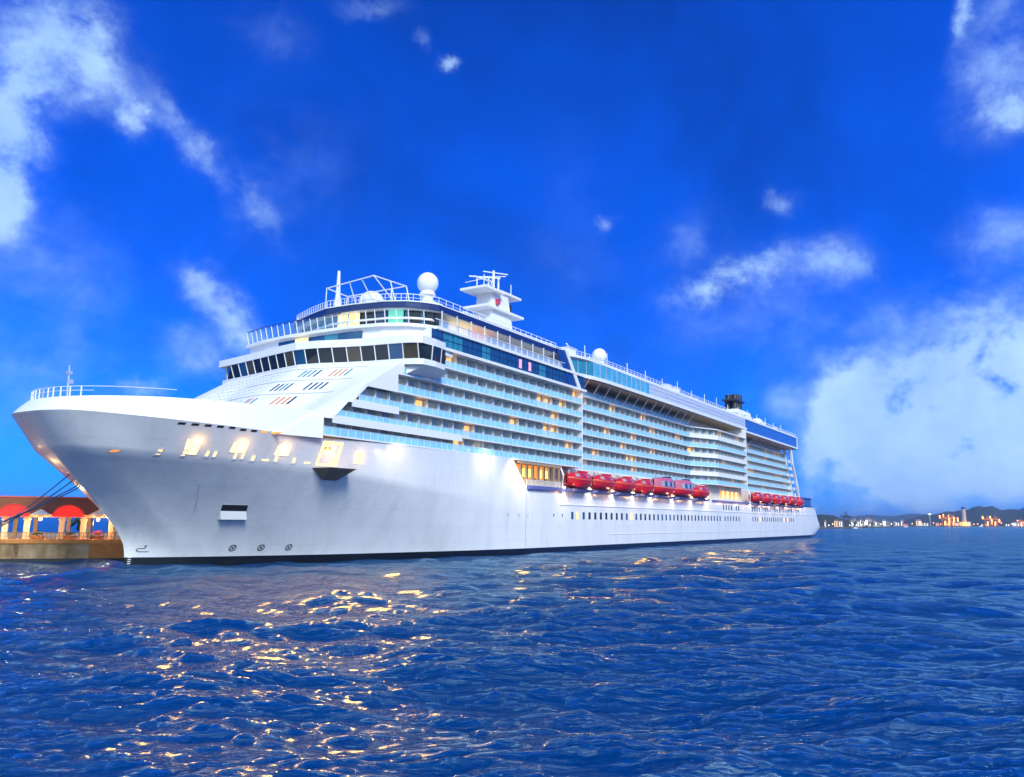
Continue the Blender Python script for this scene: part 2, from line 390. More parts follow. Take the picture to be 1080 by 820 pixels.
# ------------------------------------------------------------------ the ship (built in s aft of the bow, l to port, z above the water)
S0, DPORT, BEAM = 47.517, 79.312, 18.4
ux = Vector((math.sin(TH), math.cos(TH), 0)); un = Vector((math.cos(TH), -math.sin(TH), 0))
def W3(s, l, z=0.0): return ux * (s + S0) + un * (l - DPORT - BEAM) + Vector((0, 0, z))
ship = empty('cruise_ship', 'huge white cruise ship with many balconies moored along the pier', 'cruise ship', W3(0, 0, 0), math.atan2(math.cos(TH), math.sin(TH)))
SHIP = ship
def part(mb, name, m, parent=None, smooth=False, label=None, **kw):
    o = mb.build(name, m, parent or ship, smooth, **kw)
    if label: o['label'] = label
    return o

# --- hull: control columns (waterline)(knuckle)(rim)(top of the bulwark)
COLS = [((15.7, 0), (4.8, 0, 14.2), (1.7, 0, 18.2), (3.2, 0, 19.9)), ((18.2, 1.6), (5.1, 3.0, 14.2), (2.0, 3.4, 18.2), (3.5, 2.7, 19.95)),
        ((21.6, 3.5), (6.4, 6.0, 14.1), (3.6, 6.7, 18.2), (4.9, 6.0, 20.05)), ((26.0, 5.4), (9.3, 9.0, 13.9), (6.6, 10.0, 17.95), (7.6, 9.5, 20.15)),
        ((31.5, 7.6), (14.0, 11.7, 13.6), (11.5, 13.6, 17.6), (12.3, 12.8, 20.3)), ((38.4, 10.2), (21.0, 14.2, 13.3), (20.0, 16.3, 17.25), (20.5, 15.6, 20.45)),
        ((46.5, 12.4), (30.0, 16.1, 12.9), (30.0, 17.7, 17.0), (30.2, 17.4, 20.6)), ((57.2, 14.5), (41.0, 17.3, 12.2), (41.0, 18.25, 17.2), None),
        ((69.0, 16.7), (58.0, 18.0, 10.6), (58.0, 18.4, 17.4), None), ((84.0, 18.2), (84.0, 18.35, 7.6), (84.0, 18.4, 17.4), None)]
STEM = [(0, 15.7), (1.5, 15.6), (2.9, 15.3), (4.6, 14.2), (8.4, 10.8), (12.6, 6.5), (14.2, 4.8)]
NC = 8
WL = cr([c[0] for c in COLS], NC); KN = cr([c[1] for c in COLS], NC); RM = cr([c[2] for c in COLS], NC); TP = cr([c[3] for c in COLS if c[3]], NC)
for A in (WL, KN, RM, TP): A[:, 1] = np.maximum(A[:, 1], 0); A[0, 1] = 0
zs_, ss_ = [q[0] for q in STEM], [q[1] for q in STEM]
def low_pt(j, t):
    gs = (15.7 - np.interp(14.2 * t, zs_, ss_)) / (15.7 - 4.8)
    w = min(1, j / 18.0); g = (1 - w) * gs + w * t ** 1.15; gl = t ** (1.2 + 0.22 * w)
    return (WL[j, 0] + (KN[j, 0] - WL[j, 0]) * g, WL[j, 1] + (KN[j, 1] - WL[j, 1]) * gl, KN[j, 2] * t)
def up_pt(j, t):
    p = KN[j] + (RM[j] - KN[j]) * t
    cut = max(0.0, min(1.0, (j - len(WL) + 9) / 8)) * max(0.0, (p[2] - 12.6) / 4.8) * 5.0   # slanted end at the boat recess
    return (p[0] - cut, p[1], p[2])
def port_low(sf): return [[(WL[j, 0] + 0.6, WL[j, 1] * 0.9, -3.0) for j in range(len(WL))]] + [[low_pt(j, i / 16) for j in range(len(WL))] for i in range(17)]
LOW = port_low(0)
UPP = [[up_pt(j, i / 10) for j in range(len(WL))] for i in range(11)]
def mirror(G): return [[(p[0], -p[1], p[2]) for p in row] for row in G]
# the part of the side behind the fore body, and the rounded stern
SE = [(-3, 318), (0, 331), (1.5, 340.5), (4, 350), (5.5, 350), (7, 347.5), (12.7, 341.5)]
def stern_end(z): return float(np.interp(z, [a for a, _ in SE], [b for _, b in SE]))
OFF = [(-34, 18.4), (-20, 18.38), (-13, 18.2), (-8, 17.75), (-5, 17.1), (-2.8, 16.2), (-1.2, 14.8), (-0.3, 12.5), (0.3, 8), (0.6, 3.5), (0.7, 0)]
def aft_grid():
    G = []
    rows = [-3, 0, 0.8, 1.5, 2.6, 4, 5.5, 7, 8.5, 10, 11.4, 12.7]
    for z in rows:
        row = []
        for s in (84, 92, 100, 130, 170, 210, 250, 285):
            l = 18.4 if s > 100 else 18.4 - (100 - s) / 16 * 0.2 * max(0, 1 - z / 7.6)
            row.append((s, l, z))
        e = stern_end(z)
        row += [(e + a, b, z) for a, b in OFF]
        G.append(row)
    return G
AFT = aft_grid()
hm = MB()
for G in (LOW, UPP, AFT): hm.grid(G); hm.grid(mirror(G))
hull = part(hm, 'hull', hullpaint, smooth=True, merge=True)
bw = MB()
B1 = [[tuple(RM[j]) for j in range(len(TP))], [tuple(RM[j] * 0.55 + TP[j] * 0.45 + np.array([0, 0, .1])) for j in range(len(TP))], [tuple(TP[j]) for j in range(len(TP))],
      [(TP[j, 0] + 0.25, TP[j, 1] * 0.975, TP[j, 2]) for j in range(len(TP))], [(TP[j, 0] + 0.5, TP[j, 1] * 0.96, TP[j, 2] - 1.4) for j in range(len(TP))]]
for G in (B1, mirror(B1)): bw.grid(G)
part(bw, 'bulwark', white, smooth=True, merge=True)
# foredeck
fd = MB(); pl = [(RM[j, 0] + 0.9, RM[j, 1] * 0.95) for j in range(0, len(RM) - 24, 2)] + [(46, 17.2)]
fd.prism(pl + [(a, -b) for a, b in pl[::-1]], 18.4, 18.6)
part(fd, 'foredeck', deckwhite)
# bow rail and jackstaff
br = MB()
for sgn in (1, -1):
    pts = [(TP[j, 0] + .3, sgn * TP[j, 1] * 0.97, TP[j, 2] + 1.25 - (0.75 * j / len(TP)) ** 2) for j in range(0, len(TP) - 15, 2)]
    br.tube(pts, 0.04, 5)
    for j in range(0, 18, 3): br.tube([(TP[j, 0] + .3, sgn * TP[j, 1] * 0.97, TP[j, 2] - .1), (TP[j, 0] + .3, sgn * TP[j, 1] * 0.97, TP[j, 2] + 1.2)], 0.09, 5)
    br.tube([(p[0], p[1], p[2] - .5) for p in pts[:10]], 0.035, 4)
part(br, 'bow_rail', white)
js = MB(); js.tube([(6.4, 0, 18.5), (6.3, 0, 24.4)], 0.16, 8, 0.08); js.box(6.1, 6.6, -.25, .25, 23.3, 23.7); js.box(6.2, 6.9, -.1, .1, 22.2, 22.7)
part(js, 'jackstaff', steel)

# --- openings and marks on the hull side: placed on the plating by its own surface
def hull_l(s, z):
    """half breadth of the plating at (s, z), and its outward slope, port side"""
    best = None
    for G in (LOW, UPP):
        for i in range(len(G) - 1):
            for j in range(len(G[0]) - 1):
                P = [G[i][j], G[i][j + 1], G[i + 1][j + 1], G[i + 1][j]]
                if min(p[0] for p in P) <= s <= max(p[0] for p in P) and min(p[2] for p in P) <= z <= max(p[2] for p in P):
                    for T in ((P[0], P[1], P[2]), (P[0], P[2], P[3])):
                        (x0, y0, z0), (x1, y1, z1), (x2, y2, z2) = T
                        det = (x1 - x0) * (z2 - z0) - (x2 - x0) * (z1 - z0)
                        if abs(det) < 1e-9: continue
                        a = ((s - x0) * (z2 - z0) - (x2 - x0) * (z - z0)) / det
                        b = ((x1 - x0) * (z - z0) - (s - x0) * (z1 - z0)) / det
                        if a >= -1e-6 and b >= -1e-6 and a + b <= 1 + 1e-6:
                            l = y0 + a * (y1 - y0) + b * (y2 - y0)
                            best = l if best is None else max(best, l)
    return best if best is not None else 18.4
def patch(P, off, deep):
    """frame and back of an opening whose corners (s, z) lie on the plating"""
    return [(s, hull_l(s, z) + off, z) for s, z in P], [(s, hull_l(s, z) - deep, z) for s, z in P]
def shrink(P, k):
    cs = sum(p[0] for p in P) / len(P); cz = sum(p[1] for p in P) / len(P)
    return [(cs + (a - cs) * k, cz + (b - cz) * k) for a, b in P]
def opening(P, m, name='mooring_opening', frame=0.86, fm=None):
    o, _ = patch(P, 0.05, 0); i, _ = patch(shrink(P, frame), 0.06, 0)
    mb = MB(); n = len(P)
    for k in range(n):
        a, b, c, d = o[k], o[(k + 1) % n], i[(k + 1) % n], i[k]
        mb.quad(a, b, c, d)
    f = part(mb, name, fm or white, hull)
    g, _ = patch(shrink(P, frame), 0.03, 0)
    mb = MB(); mb.poly(g)
    part(mb, 'opening_light', m, f)
    return f
opening([(14.24, 13.65), (13.87, 15.6), (15.75, 15.62), (15.85, 13.65)], mooring_m)
opening([(19.14, 14.2), (19.17, 15.5), (21.31, 15.52), (21.3, 14.2)], mooring_m)
opening([(24.9, 14.2), (25.06, 15.5), (27.2, 15.52), (27.2, 14.2)], mooring_m)
for s, w, z in ((12.0, .7, 13.85), (14.45, .6, 13.85), (16.9, .55, 13.95), (17.75, .55, 13.95), (20.2, .5, 13.85), (21.1, .5, 13.9), (22.5, .7, 13.75), (25.6, .7, 13.8), (28.2, .7, 13.75)):
    f = opening([(s - w / 2, z - .48), (s - w / 2, z + .48), (s + w / 2, z + .48), (s + w / 2, z - .48)], fair_m, 'fairlead', 0.6)
for s in (24.2, 30.3):
    opening([(s - .6, 13.45), (s - .6, 13.7), (s + .6, 13.7), (s + .6, 13.45)], fair_m, 'fairlead', .8)
opening([(7.75, 13.65), (7.9, 13.95), (8.7, 13.95), (8.55, 13.65)], litorange, 'fairlead', .8)
# row of slits under the rim
for k in range(9):
    s = 12.6 + k * 1.42; z = 17.28 - 0.010 * k - (0.22 if k > 4 else .1)
    q, _ = patch([(s - .42, z - .13), (s - .35, z + .13), (s + .42, z + .13), (s + .35, z - .13)], 0.03, 0)
    o = part(MB().poly(q), 'hull_slit', black if k < 7 else litorange, hull)
# anchor pocket: flat black patch for the dark opening, floor tilted out to catch sun
A = [(22.31, 7.94), (25.62, 7.94), (26.3, 5.9), (23.0, 5.9)]
o, _ = patch(A, 0.05, 0); inn, _ = patch(shrink(A, .93), 0.06, 0)
mb = MB()
for k in range(4): mb.quad(o[k], o[(k + 1) % 4], inn[(k + 1) % 4], inn[k])
ap = part(mb, 'anchor_pocket', deckwhite, hull)
lip = [(p[0], p[1] + .55, p[2]) for p in (inn[2], inn[3])]          # floor pushed out to a lip so that the sun brightens it
mid = [tuple(np.array(inn[0]) * .58 + np.array(inn[3]) * .42), tuple(np.array(inn[1]) * .58 + np.array(inn[2]) * .42)]
d = lambda p: (p[0], p[1] - .02, p[2])
part(MB().quad(d(inn[0]), d(inn[1]), d(mid[1]), d(mid[0])), 'pocket_opening', black, ap)
mb = MB(); mb.quad(d(mid[0]), d(mid[1]), lip[0], lip[1]); mb.quad(lip[1], lip[0], inn[2], inn[3]); mb.poly([d(mid[0]), lip[1], inn[3]]); mb.poly([d(mid[1]), lip[0], inn[2]])
part(mb, 'pocket_floor', white, ap)
# marks: bulb symbol, three thruster symbols, draught figures
def stroke(pts, w, name='hull_mark', m=black, off=0.04, parent=None):
    mb = MB()
    for (a, b) in zip(pts[:-1], pts[1:]):
        dx, dz = b[0] - a[0], b[1] - a[1]; L = math.hypot(dx, dz) or 1; nx, nz_ = -dz / L * w / 2, dx / L * w / 2
        P = [(a[0] + nx, a[1] + nz_), (b[0] + nx, b[1] + nz_), (b[0] - nx, b[1] - nz_), (a[0] - nx, a[1] - nz_)]
        mb.poly([(s, hull_l(s, z) + off, z) for s, z in P])
    return mb
def mark(strokes, name='hull_mark', m=black):
    mb = MB()
    for pts, w in strokes:
        t_ = stroke(pts, w); mb.add([(p[0], -p[1], p[2]) for p in t_.v], t_.f)
    return part(mb, name, m, hull)
for s in (26.76, 30.35, 34.0):
    r = 0.40; z = 2.2
    c = [(s + r * math.cos(a * math.pi / 8), z + r * math.sin(a * math.pi / 8)) for a in range(17)]
    mark([(c, .10), ([(s - .27, z - .27), (s + .27, z + .27)], .09), ([(s - .27, z + .27), (s + .27, z - .27)], .09)], 'thruster_mark')
mark([([(17.7, 1.8), (16.8, 1.8), (16.55, 1.95), (16.6, 2.15), (16.95, 2.22), (17.3, 2.22)], .09), ([(17.25, 2.22), (17.3, 2.55)], .08), ([(17.12, 2.5), (17.38, 2.58)], .08)], 'bulb_mark')
for k in range(5): mark([([(15.95, .05 + k * .26), (16.25, .05 + k * .26)], .1)], 'draught_mark', white)
mark([([(19.9, 6.9), (19.2, 8.6), (18.3, 10.3)], .05)], 'plate_seam', steel)
# fold-out loading platform with its lit room
P = [(31.5, 13.25), (31.75, 16.75), (35.6, 16.75), (35.3, 13.25)]
f = opening(P, platform_m, 'shell_door_opening', .93)
for k in range(3):
    s = 32.5 + k * .75
    q, _ = patch([(s - .22, 15.5), (s - .22, 15.9), (s + .22, 15.9), (s + .22, 15.5)], 0.07, 0)
    part(MB().poly(q), 'room_lamp', soffit if k < 2 else lamp_m, f)
l0 = hull_l(31.5, 13.2); l1 = hull_l(36.5, 13.2)
T_ = [(31.2, l0 - .3, 13.0), (37.2, l1 - .3, 13.0), (36.8, l1 + 2.3, 13.05), (32.2, l0 + 2.5, 13.05)]
B_ = [(33.6, hull_l(33.6, 11.5) - .1, 11.5), (36.0, hull_l(36, 11.5) - .1, 11.5), (35.9, hull_l(35.9, 11.5) + .25, 11.5), (33.8, hull_l(33.8, 11.5) + .25, 11.5)]
part(MB().hexa(B_ + T_), 'shell_door', brown, hull)
opening([(37.9, 13.85), (37.95, 15.7), (39.9, 15.7), (40.0, 13.85)], platform_m, 'side_door', .85)
# hull windows
def window_at(s, z, w, h, m, name='hull_window'):
    fr = part(MB().box(s - w / 2 - .09, s + w / 2 + .09, 18.38, 18.43, z - h / 2 - .09, z + h / 2 + .09), name, deckwhite, hull)
    part(MB().box(s - w / 2, s + w / 2, 18.40, 18.45, z - h / 2, z + h / 2), 'window_pane', m, fr)
rw = random.Random(3)
sA = [94.5, 98, 102.3, 104.6] + [107.4 + 2.75 * k for k in range(34)] + [203 + 2.9 * k for k in range(6)] + [233.5 + 3.0 * k for k in range(20)]
for k, s in enumerate(sA):
    big = s > 101
    window_at(s, 7.3, 1.0 if big else .35, 1.5 if big else .5, (litwarm if rw.random() < .05 else blueglass if rw.random() < .5 else darkglass), 'hull_window')
for s in [202, 204.6, 207.2, 209.8, 215, 217.5] + [233, 236, 239, 242, 250, 253, 256, 263, 266, 269, 276, 279, 282, 288, 291]:
    window_at(s, 10.7, 1.0, 1.6, darkglass)
for s in [78, 81.5, 84.5, 97, 113, 130, 152, 160, 168]:
    part(MB().lathe((s, 18.36 if s > 83 else hull_l(s, 5.1 if s > 85 else 7.3), 5.1 if s > 85 else 7.3), [(.01, -.02), (.24, -.02), (.24, .02), (.01, .02)], 8), 'porthole', steel, hull)
rb = MB(); rb.box(97, 330, 18.4, 18.52, 9.35, 9.55); rb.box(120, 300, 18.4, 18.48, 3.3, 3.4)
part(rb, 'rubbing_strake', white, hull)

# --- boat deck: recessed wall, deck, edge
mb = MB(); mb.box(79, 303, -15.2, 15.2, 12.5, 17.4); part(mb, 'boat_deck_wall', cream)
mb = MB(); mb.box(78.5, 336, -18.3, 18.3, 12.55, 12.72); part(mb, 'boat_deck', deckwhite)
# lit open lounge forward of the boats
mb = MB(); mb.box(81.5, 97.2, 15.25, 15.4, 13.0, 16.9); lw = part(mb, 'promenade_lounge', litorange)
for k in range(7):
    s = 83 + 2.25 * k
    part(MB().box(s - .8, s + .8, 15.4, 15.46, 14.6, 16.2), 'lounge_window', lityellow if k % 3 != 1 else litorange, lw)
    part(MB().box(s + .95, s + 1.25, 15.4, 15.9, 12.8, 16.9), 'lounge_post', brown, lw)
    part(MB().box(s - .55 + .2 * (k % 3), s + .5, 16.2, 16.9, 12.75, 14.1 + .3 * (k % 2)), 'lounge_counter', brown, lw)
mb = MB()
for k in range(8): mb.box(82 + 2.15 * k, 82.25 + 2.15 * k, 18.0, 18.25, 12.7, 17.3)
mb.box(81, 98, 17.95, 18.3, 16.75, 17.3); part(mb, 'promenade_frame', soffit)
mb = MB(); mb.box(84, 97.5, 18.2, 18.36, 13.75, 13.85)
for k in range(46): mb.box(84 + .3 * k, 84.06 + .3 * k, 18.25, 18.31, 12.7, 13.8)
part(mb, 'promenade_rail', white)
part(MB().box(84.2, 98.2, 18.38, 19.0, 12.1, 12.75), 'deck_edge', fender_m)
# lit embarkation area between the two groups of boats
mb = MB(); mb.box(190, 226, 16.6, 17.0, 12.72, 17.4); eb = part(mb, 'embarkation_wall', cream)
for k in range(9):
    s = 204 + 2.3 * k
    part(MB().box(s - .85, s + .85, 17.0, 17.06, 13.6, 15.9), 'embarkation_window', lityellow if k % 2 else litorange, eb)
part(MB().box(191, 229, 18.3, 18.75, 12.2, 12.75), 'deck_edge', fender_m)

# --- balconies
glassn = random.Random(9)
TZ = [17.4, 19.9, 22.6, 25.35, 28.15, 31.0, 34.0]
door_all, div_all = [], []
def lerp_path(path, st):
    out = []; acc = 0
    for (a, b) in zip(path[:-1], path[1:]):
        L = math.hypot(b[0] - a[0], b[1] - a[1]); n = max(1, round(L / st))
        for k in range(n): out.append((a[0] + (b[0] - a[0]) * k / n, a[1] + (b[1] - a[1]) * k / n, (b[0] - a[0]) / L, (b[1] - a[1]) / L, L / n))
    out.append((*path[-1], out[-1][2], out[-1][3], out[-1][4]))
    return out
def off_path(path, d): return [(a, b - d) for a, b in path]
def ribbon(mb, path, d0, d1, z0, z1):
    """a band of plates following the path, from d0 to d1 inboard of it"""
    for (a, b) in zip(path[:-1], path[1:]):
        mb.hexa([(a[0], a[1] - d1, z0), (b[0], b[1] - d1, z0), (b[0], b[1] - d0, z0), (a[0], a[1] - d0, z0),
                 (a[0], a[1] - d1, z1), (b[0], b[1] - d1, z1), (b[0], b[1] - d0, z1), (a[0], a[1] - d0, z1)])
def tier(path, z0, z1, depth=1.55, solid=False, name='balcony_tier', top_slab=False, lit=.09, inner=None):
    mb = MB(); ribbon(mb, path, -.02, depth + (.6 if not inner else 0), z0 - .12, z0 + .08)
    if top_slab: ribbon(mb, path, -.02, depth + .6, z1 - .16, z1 + .1)
    t_ = part(mb, name, white)
    mb = MB(); ribbon(mb, path, .03, .08, z0 + .08, z0 + 1.12); part(mb, 'glass_railing', white if solid else railglass, t_)
    mb = MB(); ribbon(mb, path, .0, .11, z0 + 1.12, z0 + 1.17)
    for a, b, *_ in lerp_path(path, 1.55): mb.box(a - .035, a + .035, b - .09, b - .01, z0 + .08, z0 + 1.13)
    part(mb, 'handrail', white, t_)
    if inner: path = [(inner, path[0][1])] + path[1:]
    mb = MB(); ribbon(mb, path, depth, depth + .3, z0 + .12, z1 - .16); part(mb, 'cabin_wall', cream, t_)
    P = lerp_path(path, 3.05)
    for k, (s, l, dx, dl, st) in enumerate(P):
        if k < len(P) - 1:
            cs, cl = s + dx * st / 2, l + dl * st / 2
            m = litwarm if glassn.random() < lit else glassn.choice([doorglass, doorglass, greydoor, curtain])
            door_all.append((t_, cs - dx * .95, cl - dl * .95 - depth + .04, cs + dx * .95, cl + dl * .95 - depth + .04, z0 + .2, z1 - .45, m))
        div_all.append((t_, s, l - depth, s, l - .75, z0 + .12, z1 - .2))
    return t_
A0 = [31.2, 33.7, 37.8, 46.3, 47.5, 50.5]
for k in range(6):
    if k < 5: tier([(A0[k], 18.4), (107, 18.4)], TZ[k], TZ[k + 1], inner=[None, 34.3, 39.0, None, None][k])
    else: tier([(53, 18.4), (107, 18.4)], TZ[k], TZ[k + 1])
for k in range(6): tier([(107.3, 15.2), (182, 15.2)], TZ[k], TZ[k + 1], top_slab=(k == 5))
for k in range(6): tier([(182, 15.2), (194, 19.7), (224, 19.7)], TZ[k], TZ[k + 1], solid=(k % 2 == 1), top_slab=(k == 5))
for k in range(6): tier([(224.4, 15.0), (299 - (5 - k) * -1.2, 15.0)], TZ[k], TZ[k + 1], top_slab=(k == 5))
# end walls where the runs step
for s, l0_, l1_ in ((107.0, 12.5, 18.45), (224.2, 12.5, 19.75)):
    part(MB().box(s - .12, s + .12, l0_, l1_, 17.3, 34.1 if s < 200 else 37.0), 'end_screen', white)
# doors and dividers: the nearest hundred by themselves, the others as one
def door_mb(mb, q):
    _, s0, l0_, s1, l1_, z0, z1, m = q
    return mb.hexa([(s0, l0_ - .05, z0), (s1, l1_ - .05, z0), (s1, l1_ + .04, z0), (s0, l0_ + .04, z0), (s0, l0_ - .05, z1), (s1, l1_ - .05, z1), (s1, l1_ + .04, z1), (s0, l0_ + .04, z1)])
def div_mb(mb, q):
    _, s0, l0_, s1, l1_, z0, z1 = q
    return mb.hexa([(s0 - .05, l0_, z0), (s0 + .05, l0_, z0), (s0 + .05, l1_, z0), (s0 - .05, l1_, z0), (s0 - .05, l0_, z1), (s0 + .05, l0_, z1), (s0 + .05, l1_, z1), (s0 - .05, l1_, z1)])
door_all.sort(key=lambda q: q[1]); div_all.sort(key=lambda q: q[1])
rest = {}
for k, q in enumerate(door_all):
    if k < 100: part(door_mb(MB(), q), 'balcony_door', q[-1], q[0])
    else: door_mb(rest.setdefault(q[-1].name, MB()), q)
rt_ = MB()
for k, q in enumerate(div_all):
    if k < 100: part(div_mb(MB(), q), 'balcony_divider', divider_m, q[0])
    else: div_mb(rt_, q)
o = part(rt_, 'balcony_divider', divider_m); o['kind'] = 'stuff'
for mm, nm in ((doorglass, 'balcony_door'), (curtain, 'curtained_door'), (greydoor, 'grey_door')):
    o = part(rest[mm.name], nm, mm); o['kind'] = 'stuff'
o2 = part(rest['lit_cabin'], 'lit_balcony_door', litwarm); o2['kind'] = 'stuff'
# core of the superstructure behind the cabins
mb = MB(); mb.box(58, 300, -12.4, 12.4, 17.4, 37.0); mb.box(107, 224, -14.8, -12.4, 17.4, 37); mb.box(58, 107, -18.0, -12.4, 17.4, 37)
part(mb, 'superstructure', white)

# --- forward wall, curved in plan and raked
def planB(l):
    if l < 0: return float(np.interp(-l, [0, 4, 8, 12, 16, 20, 24], [43.2, 43.8, 44.6, 45.4, 46.2, 46.9, 47.6]))
    return float(np.interp(abs(l), [0, 4, 8, 12, 16, 18.4, 20, 21], [43.2, 43.9, 45.3, 46.4, 47.1, 47.6, 48.2, 49.0]))
RK = 1.5
RK = 1.35
def rake(l): return RK + .38 * min(1, max(0, (abs(l) - 11) / 6))
def fwall(l, z): return planB(l) - rake(l) * (30.4 - z) if z < 30.4 else planB(l)
ls = np.linspace(-21.5, 18.4, 45)
def lw_(l, z): return l * float(np.interp(z, [16.8, 20.6, 25], [.93, .965, 1.0]))
G = [[(fwall(l, z), lw_(l, z), z) for l in ls] for z in np.linspace(16.8, 30.2, 12)]
fwl = part(MB().grid(G), 'forward_wall', white, smooth='all')
# side plates between the raked corner and the balconies
sp = MB()
ends = [(31.0, 31.0), (32.7, 35.6), (36.4, 39.4), (46.1, 46.1), (47.3, 47.3)]
for k in range(5):
    z0, z1 = TZ[k] - .16, TZ[k + 1] - .16
    if k == 0: z0 = 16.9
    e0, e1 = ends[k]; zz1 = min(z1, 30.3)
    f0, f1 = fwall(18.4, z0), fwall(18.4, zz1)
    e0, e1 = max(e0, f0 + .05), max(e1, f1 + .05)
    w0, w1 = lw_(18.4, z0), lw_(18.4, zz1)
    sp.hexa([(f0, w0 - .4, z0), (e0, 18.0, z0), (e0, 18.44, z0), (f0, w0 + .02, z0), (f1, w1 - .4, zz1), (e1, 18.0, zz1), (e1, 18.44, zz1), (f1, w1 + .02, zz1)])
for z, s1, s0_ in ((19.9, 63, 32.7), (22.6, 46.5, 36.4)): sp.box(s0_, s1, 18.30, 18.45, z - .75, z + .35)
part(sp, 'side_plating', white, fwl)
# slanted groups of small windows on the raked wall
cols = {'t': tealglass, 'o': mat('lit_orange_pane', (.62, .24, .10), .4), 'd': darkglass, 'b': blueglass}  # orange paint stands in for the glow of lit windows
def slash(l, z, h, w, m):
    P = [(l - w, z - h / 2), (l + w, z - h / 2), (l + w, z + h / 2), (l - w, z + h / 2)]
    # windows lie in the wall; they lean to the centreline like the wall's own lines
    q = [(fwall(a, b) - .06, a, b) for a, b in P]; q2 = [(fwall(a, b) + .1, a, b) for a, b in P]
    part(MB().hexa(q + q2), 'slanted_window', m, fwl)
for l0_, z, c in ((3.0, 28.6, 'tttb'), (8.0, 28.6, 'ooot'), (1.2, 26.0, 'ddtd'), (6.8, 26.0, 'bdbd'), (-1.0, 23.4, 'dot'), (4.6, 23.4, 'oood')):
    for k, ch in enumerate(c): slash(l0_ + k * .85, z, 1.35, .15, cols[ch])
for z in (24.6, 27.2, 29.6):
    ln = MB()
    for a, b in zip(ls[14:38], ls[15:39]):
        ln.hexa([(fwall(a, z) - .05, a, z), (fwall(b, z) - .05, b, z), (fwall(b, z) + .1, b, z), (fwall(a, z) + .1, a, z), (fwall(a, z + .08) - .05, a, z + .08), (fwall(b, z + .08) - .05, b, z + .08), (fwall(b, z + .08) + .1, b, z + .08), (fwall(a, z + .08) + .1, a, z + .08)])
    part(ln, 'wall_seam', steel, fwl)
ln = MB()
for i in range(9):                     # dotted lines of small vents on the starboard half
    for k in range(14):
        l = -16 + k * .95 + (i % 3) * .3; z = 22.3 + i * .85 + k * .05
        if z < 29.6: ln.hexa([(fwall(l, z) - .05, l, z), (fwall(l + .5, z) - .05, l + .5, z), (fwall(l + .5, z) + .1, l + .5, z), (fwall(l, z) + .1, l, z), (fwall(l, z + .1) - .05, l, z + .1), (fwall(l + .5, z + .1) - .05, l + .5, z + .1), (fwall(l + .5, z + .1) + .1, l + .5, z + .1), (fwall(l, z + .1) + .1, l, z + .1)])
o = part(ln, 'wall_vent', steel, fwl); o['kind'] = 'stuff'

# --- bridge with wings
lp = np.linspace(-24, 21, 46)
wing = [(51.5, 21.3), (54.5, 20.9), (57, 18.5)]
def bplan(ds, dl=0.0):
    p = [(planB(l) + ds, l * (1 + dl / 21)) for l in lp]
    return [(57, -21), (54, -24), (50, -24.6)] + p + wing
br = MB(); br.prism([(a, b) for a, b in bplan(-.15)] + [(60, 17), (60, -17)], 29.75, 30.65)
bridge = part(br, 'bridge', white)
mb = MB(); mb.prism(bplan(-.9, .3) + [(60, 18.3), (60, -18.3)], 32.95, 34.15); part(mb, 'bridge_roof', white, bridge)
mb = MB(); mb.prism([(a, b) for a, b in bplan(1.0, -.6)] + [(58, 17), (58, -17)], 30.6, 33.0); part(mb, 'bridge_interior', black, bridge)
# grey bracket under the port and the starboard wing
for sg in (1,):
    mb = MB(); mb.hexa([(48, sg * 18.2, 28.4), (56, sg * 18.2, 28.6), (56, sg * 18.42, 28.6), (48, sg * 18.42, 28.4), (48.0, sg * 17.9, 29.75), (57, sg * 17.9, 29.75), (55.5, sg * 20.9, 29.75), (49.6, sg * 20.6, 29.75)])
    part(mb, 'wing_bracket', white, bridge)
BP = bplan(0)
acc = [0]
for a, b in zip(BP[:-1], BP[1:]): acc.append(acc[-1] + math.hypot(b[0] - a[0], b[1] - a[1]))
def at(d):
    return float(np.interp(d, acc, [p[0] for p in BP])), float(np.interp(d, acc, [p[1] for p in BP]))
nb = 27
smokeglass = mat('smoky_bridge_glass', (0.075, 0.06, 0.035), 0.07, spec=0.7, noise=0.5, nscale=0.8)
mu = MB()
for k in range(nb):
    d0, d1 = acc[-1] * k / nb, acc[-1] * (k + 1) / nb
    (a0, b0), (a1, b1) = at(d0), at(d1)
    tl = .75
    ta = lambda a, b: (a - tl if abs(b) < 20.8 else a - .1, b * 1.012)
    (c0, e0), (c1, e1) = ta(a0, b0), ta(a1, b1)
    n_ = Vector((b1 - b0, -(a1 - a0), 0)).normalized() * .06 if False else Vector((.06, 0, 0))
    m = blueglass if k % 7 == 0 else smokeglass if k in (8, 13, 14, 18, 22) else darkglass
    part(MB().hexa([(a0, b0, 30.66), (a1, b1, 30.66), (a1 + .06, b1, 30.66), (a0 + .06, b0, 30.66), (c0, e0, 32.94), (c1, e1, 32.94), (c1 + .06, e1, 32.94), (c0 + .06, e0, 32.94)]), 'bridge_window', m, bridge)
    part(MB().tube([(a0 - .04, b0, 30.6), (c0 - .04, e0, 33.0)], .10, 4), 'window_mullion', white, bridge)

